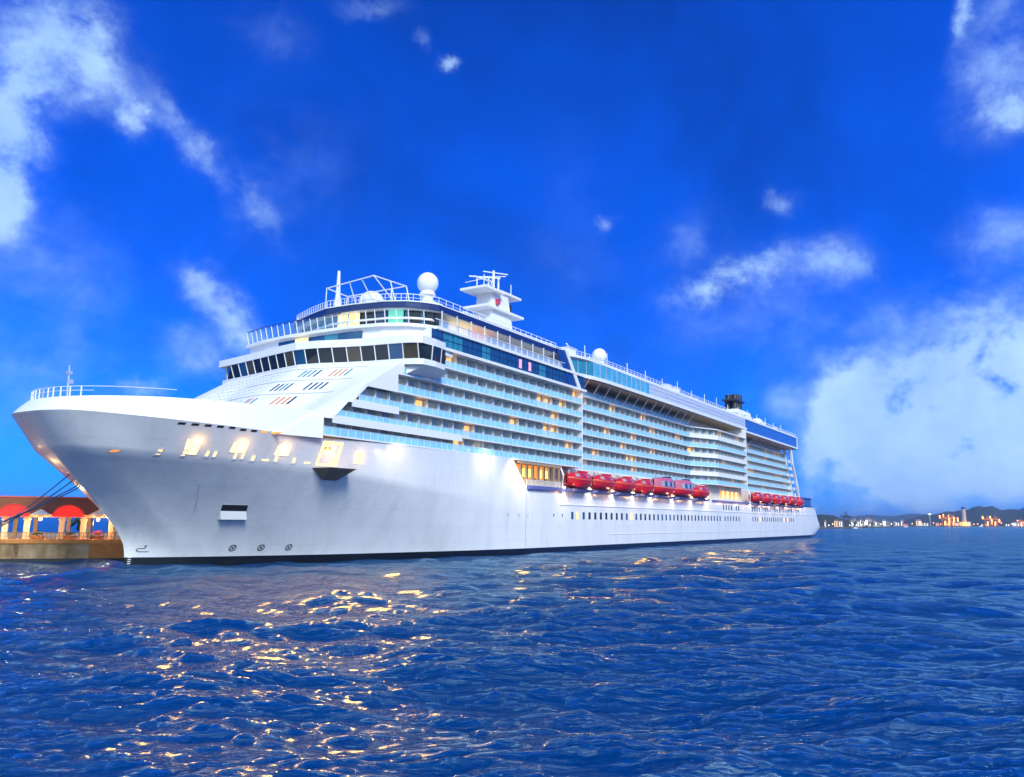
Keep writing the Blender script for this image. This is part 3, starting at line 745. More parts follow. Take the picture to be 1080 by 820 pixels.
# --- decks above the bridge
def planU(l):
    if l < 0: return float(np.interp(-l, [0, 8, 15, 21], [47.8, 47.9, 48.7, 50.2]))
    return float(np.interp(abs(l), [0, 6, 12, 15.5, 17.5, 18.5], [47.8, 48.1, 49.2, 51.0, 53.3, 55.5]))
lu = np.linspace(-21, 18.5, 49)
def uplan(ds, k=1.0): return [(planU(l) + ds, l * k) for l in lu] + [(62, 18.5 * k), (62, -21 * k)]
mb = MB(); mb.prism(uplan(.35, .99), 34.1, 36.9); obs = part(mb, 'observation_deck', white)
mb = MB(); mb.prism(uplan(-.35, 1.005), 36.85, 37.35); part(mb, 'deck_edge', white, obs)
for l0_, l1_, m in ((-11, -6.6, blueglass), (-6.5, -3.4, lityellow), (-3.3, .4, blueglass), (.5, 3.4, tealglass), (3.5, 8.2, blueglass)):
    mb = MB(); n = 5
    for i in range(n):
        a, b = l0_ + (l1_ - l0_) * i / n, l0_ + (l1_ - l0_) * (i + 1) / n
        mb.hexa([(planU(a) + .2, a, 34.75), (planU(b) + .2, b, 34.75), (planU(b) + .5, b, 34.75), (planU(a) + .5, a, 34.75), (planU(a) + .2, a, 36.45), (planU(b) + .2, b, 36.45), (planU(b) + .5, b, 36.45), (planU(a) + .5, a, 36.45)])
    part(mb, 'observation_window', m, obs)
# terrace screen: raking white posts with glass between
sc_ = []; gl_ = MB()
for k, l in enumerate(np.linspace(-20.5, 17.5, 24)):
    s = planU(l) - .1
    sc_.append(MB().tube([(s, l, 37.3), (s - .5, l * 1.01, 39.5)], .09, 4))
for a, b in zip(lu[1:-2], lu[2:-1]):
    if a < 6: gl_.quad((planU(a) - .15, a, 37.5), (planU(b) - .15, b, 37.5), (planU(b) - .5, b * 1.01, 39.3), (planU(a) - .5, a * 1.01, 39.3))
tb = MB(); tb.tube([(planU(a) - .6, a * 1.01, 39.5) for a in lu[1:32]], .09, 5); ts = part(tb, 'terrace_screen', navy)
for q in sc_: part(q, 'screen_post', white, ts)
part(gl_, 'screen_glass', mat('screen_glass', (.25, .5, .75), .05, spec=.7, alpha=.35), ts)
# solarium windows set back under the roof
def planV(l): return planU(l) if l >= 0 else float(np.interp(-l, [0, 6, 12.6, 15.5], [47.8, 49.6, 52.2, 55.5]))
def planR(l): return planV(l) + 2.2
lv = np.linspace(-15.5, 18.5, 43)
mb = MB(); mb.prism([(planR(l) + .3, l * .95) for l in lv] + [(58.2, 14.0), (100, 14.0), (100, -14.0), (58.2, -14.0)], 37.3, 40.25); sol = part(mb, 'solarium', darkglass)
cw = [blueglass, blueglass, darkglass, blueglass, darkglass, blueglass, lityellow, lityellow, darkglass, blueglass, litgreen, tealglass]
le = np.linspace(-14.8, 17, 13)
for k in range(12):
    a, b = le[k] + .12, le[k + 1] - .12
    q = lambda l, z, d: (planR(l) + .3 - d, l * .95, z)
    part(MB().hexa([q(a, 37.5, .12), q(b, 37.5, .12), q(b, 37.5, 0), q(a, 37.5, 0), q(a, 40.1, .12), q(b, 40.1, .12), q(b, 40.1, 0), q(a, 40.1, 0)]), 'solarium_window', cw[k], sol)
    a2, b2 = a, b
mb = MB()
for l in le: part(MB().box(planR(l) + .05, planR(l) + .3, l * .95 - .1, l * .95 + .1, 37.3, 40.25), 'solarium_mullion', navy, sol)
mb2 = MB(); mb2.prism([(planR(l) - .35, l * .97) for l in lv[4:-1]] + [(60, 16), (60, -14)], 38.55, 38.85)
part(mb2, 'solarium_ledge', white, sol)
# roof with its navy edge
def rplan(ds, k=1.0): return [(planV(l) + ds + .7, l * .98 * k) for l in lv] + [(97, 18.2 * k), (97, -15.2 * k)]
mb = MB(); mb.prism(rplan(0), 40.25, 41.15); part(mb, 'roof_edge', navy)
mb = MB(); mb.prism(rplan(-.12, 1.004), 41.15, 41.32); part(mb, 'roof_deck', white)
mb = MB(); mb.prism(rplan(.3, .99), 40.1, 40.25); part(mb, 'roof_lining', deckwhite)

# --- port side above the balconies: window band, promenade
mb = MB(); mb.box(53.5, 107, 17.0, 18.3, 33.95, 37.0); wbn = part(mb, 'window_band', white)
part(MB().box(52, 108.5, 15, 18.75, 33.75, 34.25), 'deck_edge', white, wbn)
part(MB().box(55, 107.5, 14.5, 18.75, 36.9, 37.4), 'deck_edge', white, wbn)
x = 54.2
k = 0
while x < 106:
    m = (tealglass if k in (1, 2, 5, 12) else blueglass)  # teal panes imitate a greenish reflection by their colour
    pn = part(MB().box(x, x + 2.75, 18.3, 18.36, 34.35, 36.8), 'lounge_window', m, wbn)
    mu = MB(); mu.box(x, x + 2.75, 18.36, 18.40, 35.5, 35.62); mu.box(x - .1, x + .05, 18.36, 18.42, 34.3, 36.85); mu.box(x + 1.35, x + 1.42, 18.36, 18.40, 34.3, 36.85)
    part(mu, 'window_mullion', navy, pn)
    x += 2.85; k += 1
for s in (81, 84.5):
    part(MB().box(s, s + .9, 18.37, 18.43, 34.7, 36.4), 'lit_window', mat('lit_pink', (.6, .3, .4), .4, emit=(1, .35, .45), es=.5), wbn)
# promenade above the window band
mb = MB(); mb.box(57, 99, 14.2, 14.9, 37.3, 40.2); pw = part(mb, 'promenade_wall', white)
for k in range(13):
    s = 58.3 + 3.1 * k
    part(MB().box(s - 1.3, s + 1.3, 14.9, 14.98, 37.9, 40.0), 'promenade_window', lityellow if k in (2, 3) else litorange if k in (4, 5) else darkglass if k % 3 else doorglass, pw)
mb = MB()
for k in range(20): mb.box(56.6 + 2.1 * k, 56.76 + 2.1 * k, 18.3, 18.45, 37.4, 38.6 if k % 2 else 40.25)
mb.box(55, 99, 18.28, 18.5, 38.55, 38.65); pr = part(mb, 'promenade_rail', white)
part(MB().box(56, 99, 18.34, 18.38, 37.5, 38.5), 'glass_railing', mat('clear_railing_glass', (.5, .65, .85), .06, alpha=.45, spec=.7), pr)
# raking corner glass and white strut at the end of the forward block
mb = MB(); mb.hexa([(101, 17, 34.3), (105, 17, 34.3), (105, 18.45, 34.3), (101, 18.45, 34.3), (95.5, 17, 41.2), (99.5, 17, 41.2), (99.5, 18.45, 41.2), (95.5, 18.45, 41.2)])
part(mb, 'corner_glass', mat('corner_blue_glass', (.01, .05, .22), .05, spec=.8))
part(MB().hexa([(104.6, 17.5, 34.0), (106.2, 17.5, 34.0), (106.2, 18.7, 34.0), (104.6, 18.7, 34.0), (98.6, 17.5, 41.4), (100, 17.5, 41.4), (100, 18.7, 41.4), (98.6, 18.7, 41.4)]), 'corner_strut', white)

# --- lido deck overhanging the recessed balconies
edge = cr([(104, 16.2), (109, 17.6), (116, 18.6), (130, 18.9), (180, 18.9), (228.5, 18.9)], 6)
pl = [(a, b) for a, b in edge]
mb = MB(); mb.prism(pl + [(228.5, 8), (104, 8)], 37.25, 38.0); lido = part(mb, 'lido_deck', white)
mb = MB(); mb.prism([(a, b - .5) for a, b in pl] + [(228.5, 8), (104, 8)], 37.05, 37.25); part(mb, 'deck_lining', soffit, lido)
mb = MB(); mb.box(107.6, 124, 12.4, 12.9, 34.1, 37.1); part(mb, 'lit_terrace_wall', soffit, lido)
mb = MB(); mb.box(107.4, 112.5, 12.9, 14.6, 34.1, 37.1); part(mb, 'lit_terrace_corner', litorange, lido)
for k in range(13):
    s = 111 + 5.6 * k
    part(MB().tube([(s + 1.6, 15.1, 34.2), (s, 18.2, 37.2)], .13, 5), 'overhang_strut', deckwhite, lido)
tr = MB(); ribbon(tr, [(107.3, 15.2), (182, 15.2)], -.02, .06, 35.1, 35.2)
for k in range(26):
    s = 107.5 + 2.9 * k; tr.tube([(s, 15.2, 34.1), (s + 1.45, 15.2, 35.1), (s + 2.9, 15.2, 34.1)], .05, 4)
tw = part(tr, 'terrace_rail', white)
mb = MB(); ribbon(mb, [(107.3, 15.2), (182, 15.2)], .05, .09, 34.15, 35.05); part(mb, 'glass_railing', railglass, tw)
# windbreak: blue glass forward, pale screens aft
def wb(s0, s1, z0, z1, m, name='windbreak_panel', l=18.55):
    ee = [(a, float(np.interp(a, [p[0] for p in pl], [p[1] for p in pl])) - .35) for a in np.linspace(s0, s1, 6)]
    mb = MB(); ribbon(mb, ee, 0, .08, z0, z1)
    o = part(mb, name, m)
    mb = MB(); ribbon(mb, ee, -.06, .12, z1, z1 + .14)
    for a, b in (ee[0], ee[-1]): mb.box(a - .08, a + .08, b - .14, b + .06, z0, z1)
    part(mb, 'panel_frame', white, o)
n = 14
for k in range(n):
    s0 = 105 + 39 * k / n; wb(s0, s0 + 39 / n, 38.0, 41.2 - .35 * abs(k - 4) / 10, tealglass if k in (0, 1, 2) else panelglass)
for k in range(17): wb(144 + 4.9 * k, 148.9 + 4.9 * k, 38.0, 40.9, mat('pale_screen', (.62, .68, .86), .15, alpha=.75))
mb = MB()
for z in (38.9, 39.9): mb.box(144, 228, 18.58, 18.66, z, z + .1)
part(mb, 'lido_rail', white)
# upper deck over the lido
hood = cr([(100, 15), (106, 17.2), (114, 18.2), (130, 18.3), (228, 17.6)], 5)
mb = MB(); mb.prism([(a, b) for a, b in hood] + [(228, -17), (100, -17)], 41.3, 41.85); part(mb, 'sun_deck', white)
mb = MB(); mb.box(118, 300, -12, 13.2, 38, 41.35); part(mb, 'deck_house', white)
mb = MB()
ribbon(mb, [(a, b) for a, b in hood], .3, .38, 42.8, 42.9); ribbon(mb, [(a, b) for a, b in hood], .3, .36, 42.3, 42.36)
for a, b, *_ in lerp_path([tuple(p) for p in hood], 2.0): mb.box(a, a + .08, b - .38, b - .3, 41.8, 42.9)
part(mb, 'sun_deck_rail', white)
# aft overhang with its solid blue screen
mb = MB(); mb.box(223.5, 303, 8, 18.6, 36.5, 37.1); ad = part(mb, 'aft_deck', white)
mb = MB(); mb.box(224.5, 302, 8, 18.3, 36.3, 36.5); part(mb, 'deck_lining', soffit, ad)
mb = MB(); mb.box(224.4, 240, 12.5, 13.0, 33.9, 36.4); part(mb, 'lit_terrace_wall', litorange, ad)
for k in range(16):
    s = 243 + 3.7 * k
    part(MB().tube([(s + 1.2, 14.9, 34.1), (s, 18.0, 36.5)], .13, 5), 'overhang_strut', deckwhite, ad)
for k in range(15):
    s = 224.5 + 5.2 * k
    p_ = part(MB().box(s, s + 5.15, 18.3, 18.4, 37.1, 41.0), 'windbreak_panel', bluepaint)
mb = MB(); mb.box(223.5, 303, 17.6, 18.6, 41.0, 41.6); mb.box(302, 303, 17.9, 18.5, 37.1, 41.1); mb.box(223.5, 303, -18, 18.2, 41.0, 41.4)
for k in range(40): mb.box(224 + 2 * k, 224.1 + 2 * k, 18.0, 18.1, 41.5, 42.7)
mb.box(224, 303, 18.0, 18.1, 42.6, 42.7); part(mb, 'aft_screen_frame', white)
# raking white frames at the after end, and the blue enclosure of the stern
for l in (14.6, 17.2):
    mb = MB(); mb.tube([(296, l, 36.4), (298, l, 30), (303, l, 24), (306.5, l, 17)], .55, 6); mb.tube([(306.5, l, 17), (308, l, 13)], .55, 6); part(mb, 'stern_frame', white)
mb = MB()
for k in range(6): mb.box(299, 305 + (5 - k) * 1.2, -15, 15.2, TZ[k] - .2, TZ[k] + 1.0)
part(mb, 'stern_terrace', white)
mb = MB(); mb.prism([(303, 17.6)] + [(338.5 + a, b - .5) for a, b in OFF[2:]] + [(338.5 + a, -b + .5) for a, b in OFF[2:][::-1]] + [(303, -17.6)], 12.72, 13.5); sh = part(mb, 'stern_bulwark', navy)
mb = MB(); mb.prism([(303, 17.3)] + [(338 + a, b - .8) for a, b in OFF[2:]] + [(338 + a, -b + .8) for a, b in OFF[2:][::-1]] + [(303, -17.3)], 13.5, 16.2); part(mb, 'stern_screen', mat('stern_blue', (.02, .10, .30), .3), sh)
mb = MB(); mb.prism([(303, 17.6)] + [(338.5 + a, b - .5) for a, b in OFF[2:]] + [(338.5 + a, -b + .5) for a, b in OFF[2:][::-1]] + [(303, -17.6)], 16.2, 16.8); part(mb, 'stern_roof', navy, sh)

# --- things on the top decks
def ring_frame():
    mb = MB(); r = [(48.2, .3), (46.6, 12.2), (54.0, 12.8), (53.9, -.3)]
    Z = 44.6
    P = [(a, b, Z) for a, b in r]
    for i in range(4): mb.tube([P[i], P[(i + 1) % 4]], .11, 5)
    n = 4
    for i in range(4):
        a, b = Vector(P[i]), Vector(P[(i + 1) % 4])
        for k in range(n if i % 2 == 0 else 2):
            q = a + (b - a) * k / (n if i % 2 == 0 else 2)
            c = Vector((51.5, 6.3, 41.3)); f_ = Vector((q.x + (c.x - q.x) * -.08, q.y + (c.y - q.y) * -.12, 41.3))
            f_.x = max(f_.x, planV(f_.y) + .9)
            mb.tube([q, f_], .10, 5)
    part(mb, 'screen_frame', white)
ring_frame()
rl = MB(); pth = [(planV(l) + 1.0, l * .96) for l in lv] + [(97, 17.4)]
pth2 = lerp_path(pth, 2.0)
for a, b, *_ in pth2: rl.box(a, a + .08, b - .04, b + .04, 41.3, 42.6)
ribbon(rl, pth, -.03, .03, 42.5, 42.6); ribbon(rl, pth, -.02, .02, 41.9, 41.95)
part(rl, 'roof_rail', white)
mb = MB(); mb.tube([(51, .2, 41.2), (51, .2, 44)], .75, 8, .45); mb.tube([(51, .2, 44), (51, .2, 48.4)], .42, 8, .22); part(mb, 'signal_post', white)
mb = MB(); mb.lathe((57, 2.5, 41.3), [(2.2, 0), (2.2, 2.6), (2.4, 2.6), (2.4, 2.9)], 20); dm = part(mb, 'dome_base', deckwhite)
part(MB().sphere((57, 2.5, 44.1), 2.15, 20, .85, -.1), 'dome', white, dm, smooth='all')
def radome(name, s, l, z, r):
    mb = MB(); mb.lathe((s, l, z), [(r * .55, -r * 2.1), (r * .55, -r * 1.25), (r * .8, -r * 1.2), (r * .62, -r * .8)], 16); b = part(mb, name + '_base', deckwhite)
    part(MB().sphere((s, l, z), r, 24), name, white, b, smooth='all')
radome('radome', 64.5, 9, 48.4, 1.95)
mb = MB(); mb.box(62.5, 66.5, 7, 11, 41.3, 44.6); part(mb, 'radome_house', white)
radome('radome', 132.7, 10, 47.0, 1.85)
mb = MB(); mb.box(130, 136, 7, 13, 41.8, 43.4); part(mb, 'radome_house', white)
part(MB().sphere((281, 8, 45.2), 2.6, 18, 1, -.2), 'aft_dome', white, smooth='all')
# sloped white louvre canopy along the port edge
mb = MB()
for k in range(34):
    s = 66 + k; mb.hexa([(s, 13.5, 43.0), (s + .35, 13.5, 43.0), (s + .35, 16.6, 42.1), (s, 16.6, 42.1), (s, 13.5, 43.2), (s + .35, 13.5, 43.2), (s + .35, 16.6, 42.3), (s, 16.6, 42.3)])
mb.tube([(65, 13.5, 43.25), (101, 13.5, 43.25)], .16, 6); mb.tube([(65, 16.7, 42.2), (101, 16.7, 42.2)], .16, 6)
for k in range(10): mb.tube([(66 + 3.8 * k, 13.5, 41.3), (66 + 3.8 * k, 13.5, 43.2)], .1, 5)
part(mb, 'louvre_canopy', white)
# mast
mb = MB(); mb.hexa([(94.5, -3, 41.3), (105, -3, 41.3), (105, 3, 41.3), (94.5, 3, 41.3), (96.2, -1.9, 56.2), (102.6, -1.9, 56.2), (102.6, 1.9, 56.2), (96.2, 1.9, 56.2)]); mast = part(mb, 'mast', white)
for q in ((92.5, 107.5, -3.2, 3.2, 51.6, 52.1), (91.5, 99, -3.4, 3.4, 55.5, 56.0), (99.1, 107.6, -2.4, 2.4, 56.21, 56.7)): part(MB().box(*q), 'mast_platform', white, mast)
mb = MB()
for s, z0, z1, r in ((99.5, 55.6, 61.6, .3), (97.5, 55.6, 59.6, .22), (101.5, 55.6, 60.6, .24), (93, 55.6, 58.3, .14), (106, 56.5, 58, .12)): part(MB().tube([(s, 0, z0), (s, 0, z1)], r, 6), 'mast_aerial', white, mast)
for a, b, w in (((92.5, 2.2, 56.0), (92.5, 2.2, 58.6), .1), ((104.5, 1.5, 56.7), (104.5, 1.5, 59.4), .1), ((95.5, 1.8, 56.0), (98.8, .3, 60.2), .1), ((98.5, -2, 60.3), (101.5, 2, 60.5), .1), ((92.2, -2.5, 57.4), (92.2, 2.8, 57.6), .09), ((93.5, -2.5, 59.2), (98.5, 2.5, 59.2), .16), ((97.5, -1.5, 61.2), (103, 1.5, 61.4), .15), ((92.0, 0, 58.4), (99, 0, 58.9), .22)): part(MB().tube([a, b], w, 5), 'mast_yard', white, mast)
part(MB().box(104.5, 106.2, -.6, .6, 53.4, 55.0), 'radar_unit', black, mast)
part(MB().box(97.2, 98.0, 1.9, 2.9, 53.0, 54.2), 'signal_lamp', mat('signal_red', (.5, .05, .1), .4), mast)
# white clutter on the sun decks
rc = random.Random(5)
for k in range(26):
    s = 108 + 7.0 * k + rc.uniform(-2, 2); l = rc.uniform(10, 16); h_ = rc.uniform(.8, 2.2); w = rc.uniform(.5, 1.8)
    mb = MB(); mb.box(s - w, s + w, l - .8, l + .8, 41.6, 41.9 + h_); mb.box(s - w - .2, s + w + .2, l - 1, l + 1, 41.9 + h_, 42.05 + h_)
    part(mb, 'deck_locker', deckwhite)
for k in range(16):
    s = 112 + 11.5 * k; part(MB().tube([(s, 16.5, 41.7), (s, 16.5, 45.0 + rc.uniform(-.6, .5))], .09, 5), 'lamp_post', white)
mb = MB(); mb.hexa([(104, 13, 41.8), (112, 14, 41.8), (112, 10, 41.8), (104, 10, 41.8), (102.5, 13, 44.2), (110, 14, 42.9), (110, 10, 42.9), (102.5, 10, 44.2)]); part(mb, 'slide_house', white)
part(MB().tube([(108, 14, 45.0), (113, 13, 44.0), (120, 12, 43.2), (128, 11, 43.0)], .16, 6), 'deck_pipe', white)
# funnel
mb = MB(); mb.hexa([(262, -5, 41), (292, -5, 41), (292, 5, 41), (262, 5, 41), (269, -4, 50.5), (286, -4, 50.5), (286, 4, 50.5), (269, 4, 50.5)]); fn = part(mb, 'funnel_house', white)
mb = MB()
for s in (273.4, 276.6, 279.8):
    for l in (-1.3, 1.3): mb.tube([(s, l, 50.6), (s + .8, l, 56.9 + .4 * (s > 275))], 1.25, 12, 1.15)
part(mb, 'funnel', funnel_m, fn, smooth=True)
part(MB().box(270.8, 282.6, -2.9, 2.9, 54.2, 54.9), 'funnel_band', funnel_m, fn)

# --- davits, cradles, lamps and added glint lights along the boat deck
BOATS = [(98.2, 109.0, 0), (109.8, 120.4, 0), (121.2, 131.7, 0), (132.5, 142.8, 0), (143.8, 157.4, 1), (158.4, 171.6, 1), (172.6, 184.4, 0)]
ABOATS = [(230.5 + 12.1 * k, 241.6 + 12.1 * k, 0) for k in range(6)]
def spot(s, l, z, aim, e, size=1.4, blend=.8, col=(1.0, .80, .55)):
    d_ = bpy.data.lights.new('deck_lamp', 'SPOT'); d_.energy = e; d_.spot_size = size; d_.spot_blend = blend; d_.color = col; d_.shadow_soft_size = .3
    o_ = bpy.data.objects.new('deck_lamp', d_); COL.objects.link(o_); o_.parent = ship; o_.location = (s, -l, z)
    v = Vector((aim[0] - s, -(aim[1] - l), aim[2] - z)); o_.rotation_euler = v.to_track_quat('-Z', 'Y').to_euler()
def point(s, l, z, e, r=.3, col=(1.0, .50, .10)):
    d_ = bpy.data.lights.new('mooring_glint_lamp', 'POINT'); d_.energy = e; d_.color = col; d_.shadow_soft_size = r
    o_ = bpy.data.objects.new('mooring_glint_lamp', d_); COL.objects.link(o_); o_.parent = ship; o_.location = (s, -l, z)
for s, z in ((15.0, 15.0), (20.3, 15.0), (26.2, 15.0), (33.4, 15.2), (39, 14.8)):
    point(s, hull_l(s, z) + .8, z, 60, .25)
def glint_spot(s, l, z, e, r_=.5, col=(1.0, .33, .03)):  # added spots facing the water, only to lay gold glints on it
    d_ = bpy.data.lights.new('gold_glint_spot', 'SPOT'); d_.energy = e; d_.spot_size = 2.3; d_.spot_blend = .4; d_.color = col; d_.shadow_soft_size = r_
    o_ = bpy.data.objects.new('gold_glint_spot', d_); COL.objects.link(o_); o_.parent = ship; o_.location = (s, -l, z)
    o_.rotation_euler = Vector((-.35, -1.0, -.42)).to_track_quat('-Z', 'Y').to_euler()
for k in range(15):
    s = 11.5 + 2.75 * k; glint_spot(s, hull_l(s, 14.8) + 1.2, 14.8, 1250, 1.1)
for k in range(14): glint_spot(79 + 17.5 * k, 20.9, 12.4, 1000, .8, (1.0, .36, .04))
for k in range(13): point(100 + 17.5 * k, 20.9, 11.9, 110, .3, (1, .5, .16))  # extra points off the side, added for warm glints in the water
def fixture(s, l, z):
    part(MB().lathe((s, l, z), [(.05, -.15), (.28, -.15), (.28, .1), (.05, .1)], 8), 'deck_light', lamp_m)
for i, (a, b, k) in enumerate(BOATS + ABOATS):
    part(MB().hexa([(a + .9, 18.38, 12.0), (b - .9, 18.38, 12.0), (b - .9, 20.0, 12.25), (a + .9, 20.0, 12.25), (a + .9, 18.38, 12.7), (b - .9, 18.38, 12.7), (b - .9, 20.4, 12.7), (a + .9, 20.4, 12.7)]), 'boat_cradle', fender_m)
    for s in (a - .35,) + ((b + .55,) if i in (6, 12) else ()):
        part(MB().tube([(s, 18.5, 12.7), (s, 18.75, 15.4), (s, 18.2, 16.7), (s, 15.4, 17.1)], .2, 6), 'davit', white)
        if i < 7:
            fixture(s, 18.9, 12.9); spot(s, 20.6, 13.6, (s, 18.4, 10.4), 420, 1.7, 1.0)
        else:
            spot(s, 20.6, 13.6, (s, 18.4, 10.4), 300, 1.7, 1.0)
for s, l, z, aim, e in ((45.5, 21.5, 17.2, (47.0, 18.0, 14.5), 420), (70, 22.0, 18.4, (70, 18.4, 15.5), 650), (79, 21.5, 17.5, (80, 18.4, 13), 1100), (82, 21.6, 14, (84, 18.4, 11.5), 400), (44.0, 19.6, 15.6, (41.5, 17.6, 14.5), 60)):
    spot(s, l, z, aim, e, 2.2, 1.0)
# ------------------------------------------------------------------ lifeboats and tenders, each a thing hanging on the ship's side
shiprot = math.atan2(math.cos(TH), math.sin(TH))
def boat_grid(L, Wd, rows):
    G = []
    for i in range(17):
        t = -1 + 2 * i / 16
        b = Wd / 2 * max(0.02, (1 - abs(t) ** 3.2)) ** .62
        G.append([(t * L / 2, b * k, z + rise * abs(t) ** 3) for k, z, rise in rows])
    return G
def lifeboat(a, b, tender, label, first=None):
    a, b = a + .35, b - .45
    L = b - a
    root = empty('tender' if tender else 'lifeboat', label, 'tender' if tender else 'lifeboat', W3((a + b) / 2, 19.1, 12.72), shiprot, 'lifeboats and tenders hanging along the ship')
    H = 1.95
    p_ = lambda mb, n, m, par=None, **k: mb.build(n, m, par or root, **k)
    rows = [(-1, H, .35), (-.97, H - .5, .35), (-.86, .75, .5), (-.5, .16, .8), (0, 0, 1.0), (.5, .16, .8), (.86, .75, .5), (.97, H - .5, .35), (1, H, .35)]
    p_(MB().grid(boat_grid(L, 4.3, rows)), 'hull', red, smooth='all')
    top = 3.5 if not tender else 4.7
    rows = [(-.99, H, .35), (-.93, H + .5, .2), (-.86, top - .7, -.35), (-.62, top - .15, -.6), (0, top, -.75), (.62, top - .15, -.6), (.86, top - .7, -.35), (.93, H + .5, .2), (.99, H, .35)]
    c = p_(MB().grid(boat_grid(L * .96, 4.2, rows)), 'canopy', lilac if tender else redtop, smooth='all')
    n = 6 if tender else 4
    for k in range(n):
        s = -L * .30 + L * .6 * k / (n - 1)
        z = H + (.75 if not tender else 1.0); h_ = .32 if not tender else .62
        w = .5 if not tender else .62
        kz = lambda zz: float(np.interp(zz, [H, H + .5, top - .7, top - .15], [.99, .93, .86, .62]))
        bb = lambda ss: 2.1 * max(.02, 1 - abs(2 * ss / (L * .96)) ** 3.2) ** .62
        P = [(s + e * w, bb(s + e * w) * kz(z + g_ * h_) + o_, z + g_ * h_) for g_ in (-1, 1) for e, o_ in ((-1, -.25), (1, -.25), (1, .05), (-1, .05))]
        p_(MB().hexa(P), 'canopy_window', blueglass if k % 2 else doorglass, c)
    mb = MB(); g = boat_grid(L, 4.42, [(1.0, H - .16, .35), (1.015, H - .08, .35), (1.0, H, .35)]); mb.grid(g); mb.grid([[(q[0], -q[1], q[2]) for q in r] for r in g])
    p_(mb, 'rubbing_band', mat('band_orange', (.75, .16, .04), .5))
    mb = MB(); z = top - .25
    mb.box(L * .12, L * .30, -.8, .8, z - .2, z + .55); hc = p_(mb, 'helm_cupola', redtop if not tender else darkglass)
    for sg in (-1, 1):
        s = sg * L * .39
        p_(MB().box(s - .18, s + .18, -.18, .18, H + .9, top + .35), 'lifting_hook', steel)
    mb = MB(); mb.box(-L * .33, L * .33, -.12, .12, -.1, .22); p_(mb, 'keel', black)
    return root
FL = ['red covered lifeboat nearest the bow, hanging just behind the orange lit lounge', 'second red lifeboat counting from the orange lit lounge towards the stern',
      'third red lifeboat counting from the orange lit lounge towards the stern', 'red low lifeboat hanging directly ahead of the two tall pinkish roofed tenders',
      'tall red tender with pinkish roof, the one nearer the bow of the pair', 'tall red tender with pinkish roof, the one nearer the stern of the pair', 'small red lifeboat directly behind the tall tenders, ending the forward row']
for (a, b, t_), lab in zip(BOATS, FL): lifeboat(a, b, t_, lab)
AL = ['red lifeboat at the forward end of the small aft row, beside the lit embarkation area', 'second red lifeboat from the forward end of the small aft row', 'third red lifeboat from the forward end of the small aft row',
      'third red lifeboat from the stern end of the small aft row', 'second red lifeboat from the stern end of the small aft row', 'red lifeboat closest to the dark blue stern, last in the aft row']
for (a, b, t_), lab in zip(ABOATS, AL): lifeboat(a, b, t_, lab)

# ------------------------------------------------------------------ the pier and its pavilion beyond the bow
PB = W3(23.4, -10.5); PA = W3(10.5, -19.93)
pe = (PA - PB); pe.z = 0; pe.normalize()                # along the face, to the left
pg = Vector((-pe.y, pe.x, 0))
if pg.y < 0: pg = -pg                                   # away from the camera
def pp(d, g, z=0.0): q = PB + pe * d + pg * g; return (q.x, q.y, z)
def pbox(mb, d0, d1, g0, g1, z0, z1):
    return mb.hexa([pp(d0, g0, z0), pp(d1, g0, z0), pp(d1, g1, z0), pp(d0, g1, z0), pp(d0, g0, z1), pp(d1, g0, z1), pp(d1, g1, z1), pp(d0, g1, z1)])
def pmesh(): return MB(ship=False)
def quay_mat():
    m = bpy.data.materials.new('stained_concrete'); m.use_nodes = True
    t = m.node_tree; p = t.nodes['Principled BSDF']; p.inputs['Roughness'].default_value = .85
    c = t.nodes.new('ShaderNodeNewGeometry')
    n = t.nodes.new('ShaderNodeTexNoise'); n.inputs['Scale'].default_value = .35; n.inputs['Detail'].default_value = 8; n.inputs['Roughness'].default_value = .7
    mp_ = t.nodes.new('ShaderNodeMapping'); mp_.inputs['Scale'].default_value = (1, 1, .45); t.links.new(c.outputs['Position'], mp_.inputs[0]); t.links.new(mp_.outputs[0], n.inputs['Vector'])
    r = t.nodes.new('ShaderNodeValToRGB'); e = r.color_ramp.elements
    e[0].position = .34; e[0].color = (.10, .055, .025, 1); e[1].position = .62; e[1].color = (.52, .38, .22, 1)
    k = e.new(.47); k.color = (.33, .21, .10, 1)
    t.links.new(n.outputs[0], r.inputs[0]); t.links.new(r.outputs[0], p.inputs['Base Color'])
    return m
quaym = quay_mat()
rust = mat('rusty_lamplit_face', (.50, .20, .05), .85, noise=.5, nscale=.8)  # rusty brown turned orange: lamp light is put into the colour
mb = pmesh(); out = [pp(0, 0), pp(75, 0), pp(75, 70), tuple(W3(130, -19.6)), tuple(W3(38, -19.6))]
mb.prism([(a, b) for a, b, _ in out], -3, 2.45)
quay = tag(mb.build('pier', quaym), 'stained concrete pier in front of the red arched pavilion', 'pier')
mb = pmesh(); pbox(mb, -.1, 5.4, -.12, 0, .4, 2.45); mb.build('rusty_lamplit_wall', rust, quay)
mb = pmesh(); pbox(mb, -.15, 75, -.14, 3, 2.45, 3.0); mb.build('coping', mat('coping_lamplit_brown', (.66, .26, .06), .8, noise=.45, nscale=.9), quay)  # brown coping pushed to orange to hold the glow of lamps
mb = pmesh(); pbox(mb, -.1, 75, -.25, -.02, -.5, .42); mb.build('waterline_timber', black, quay)
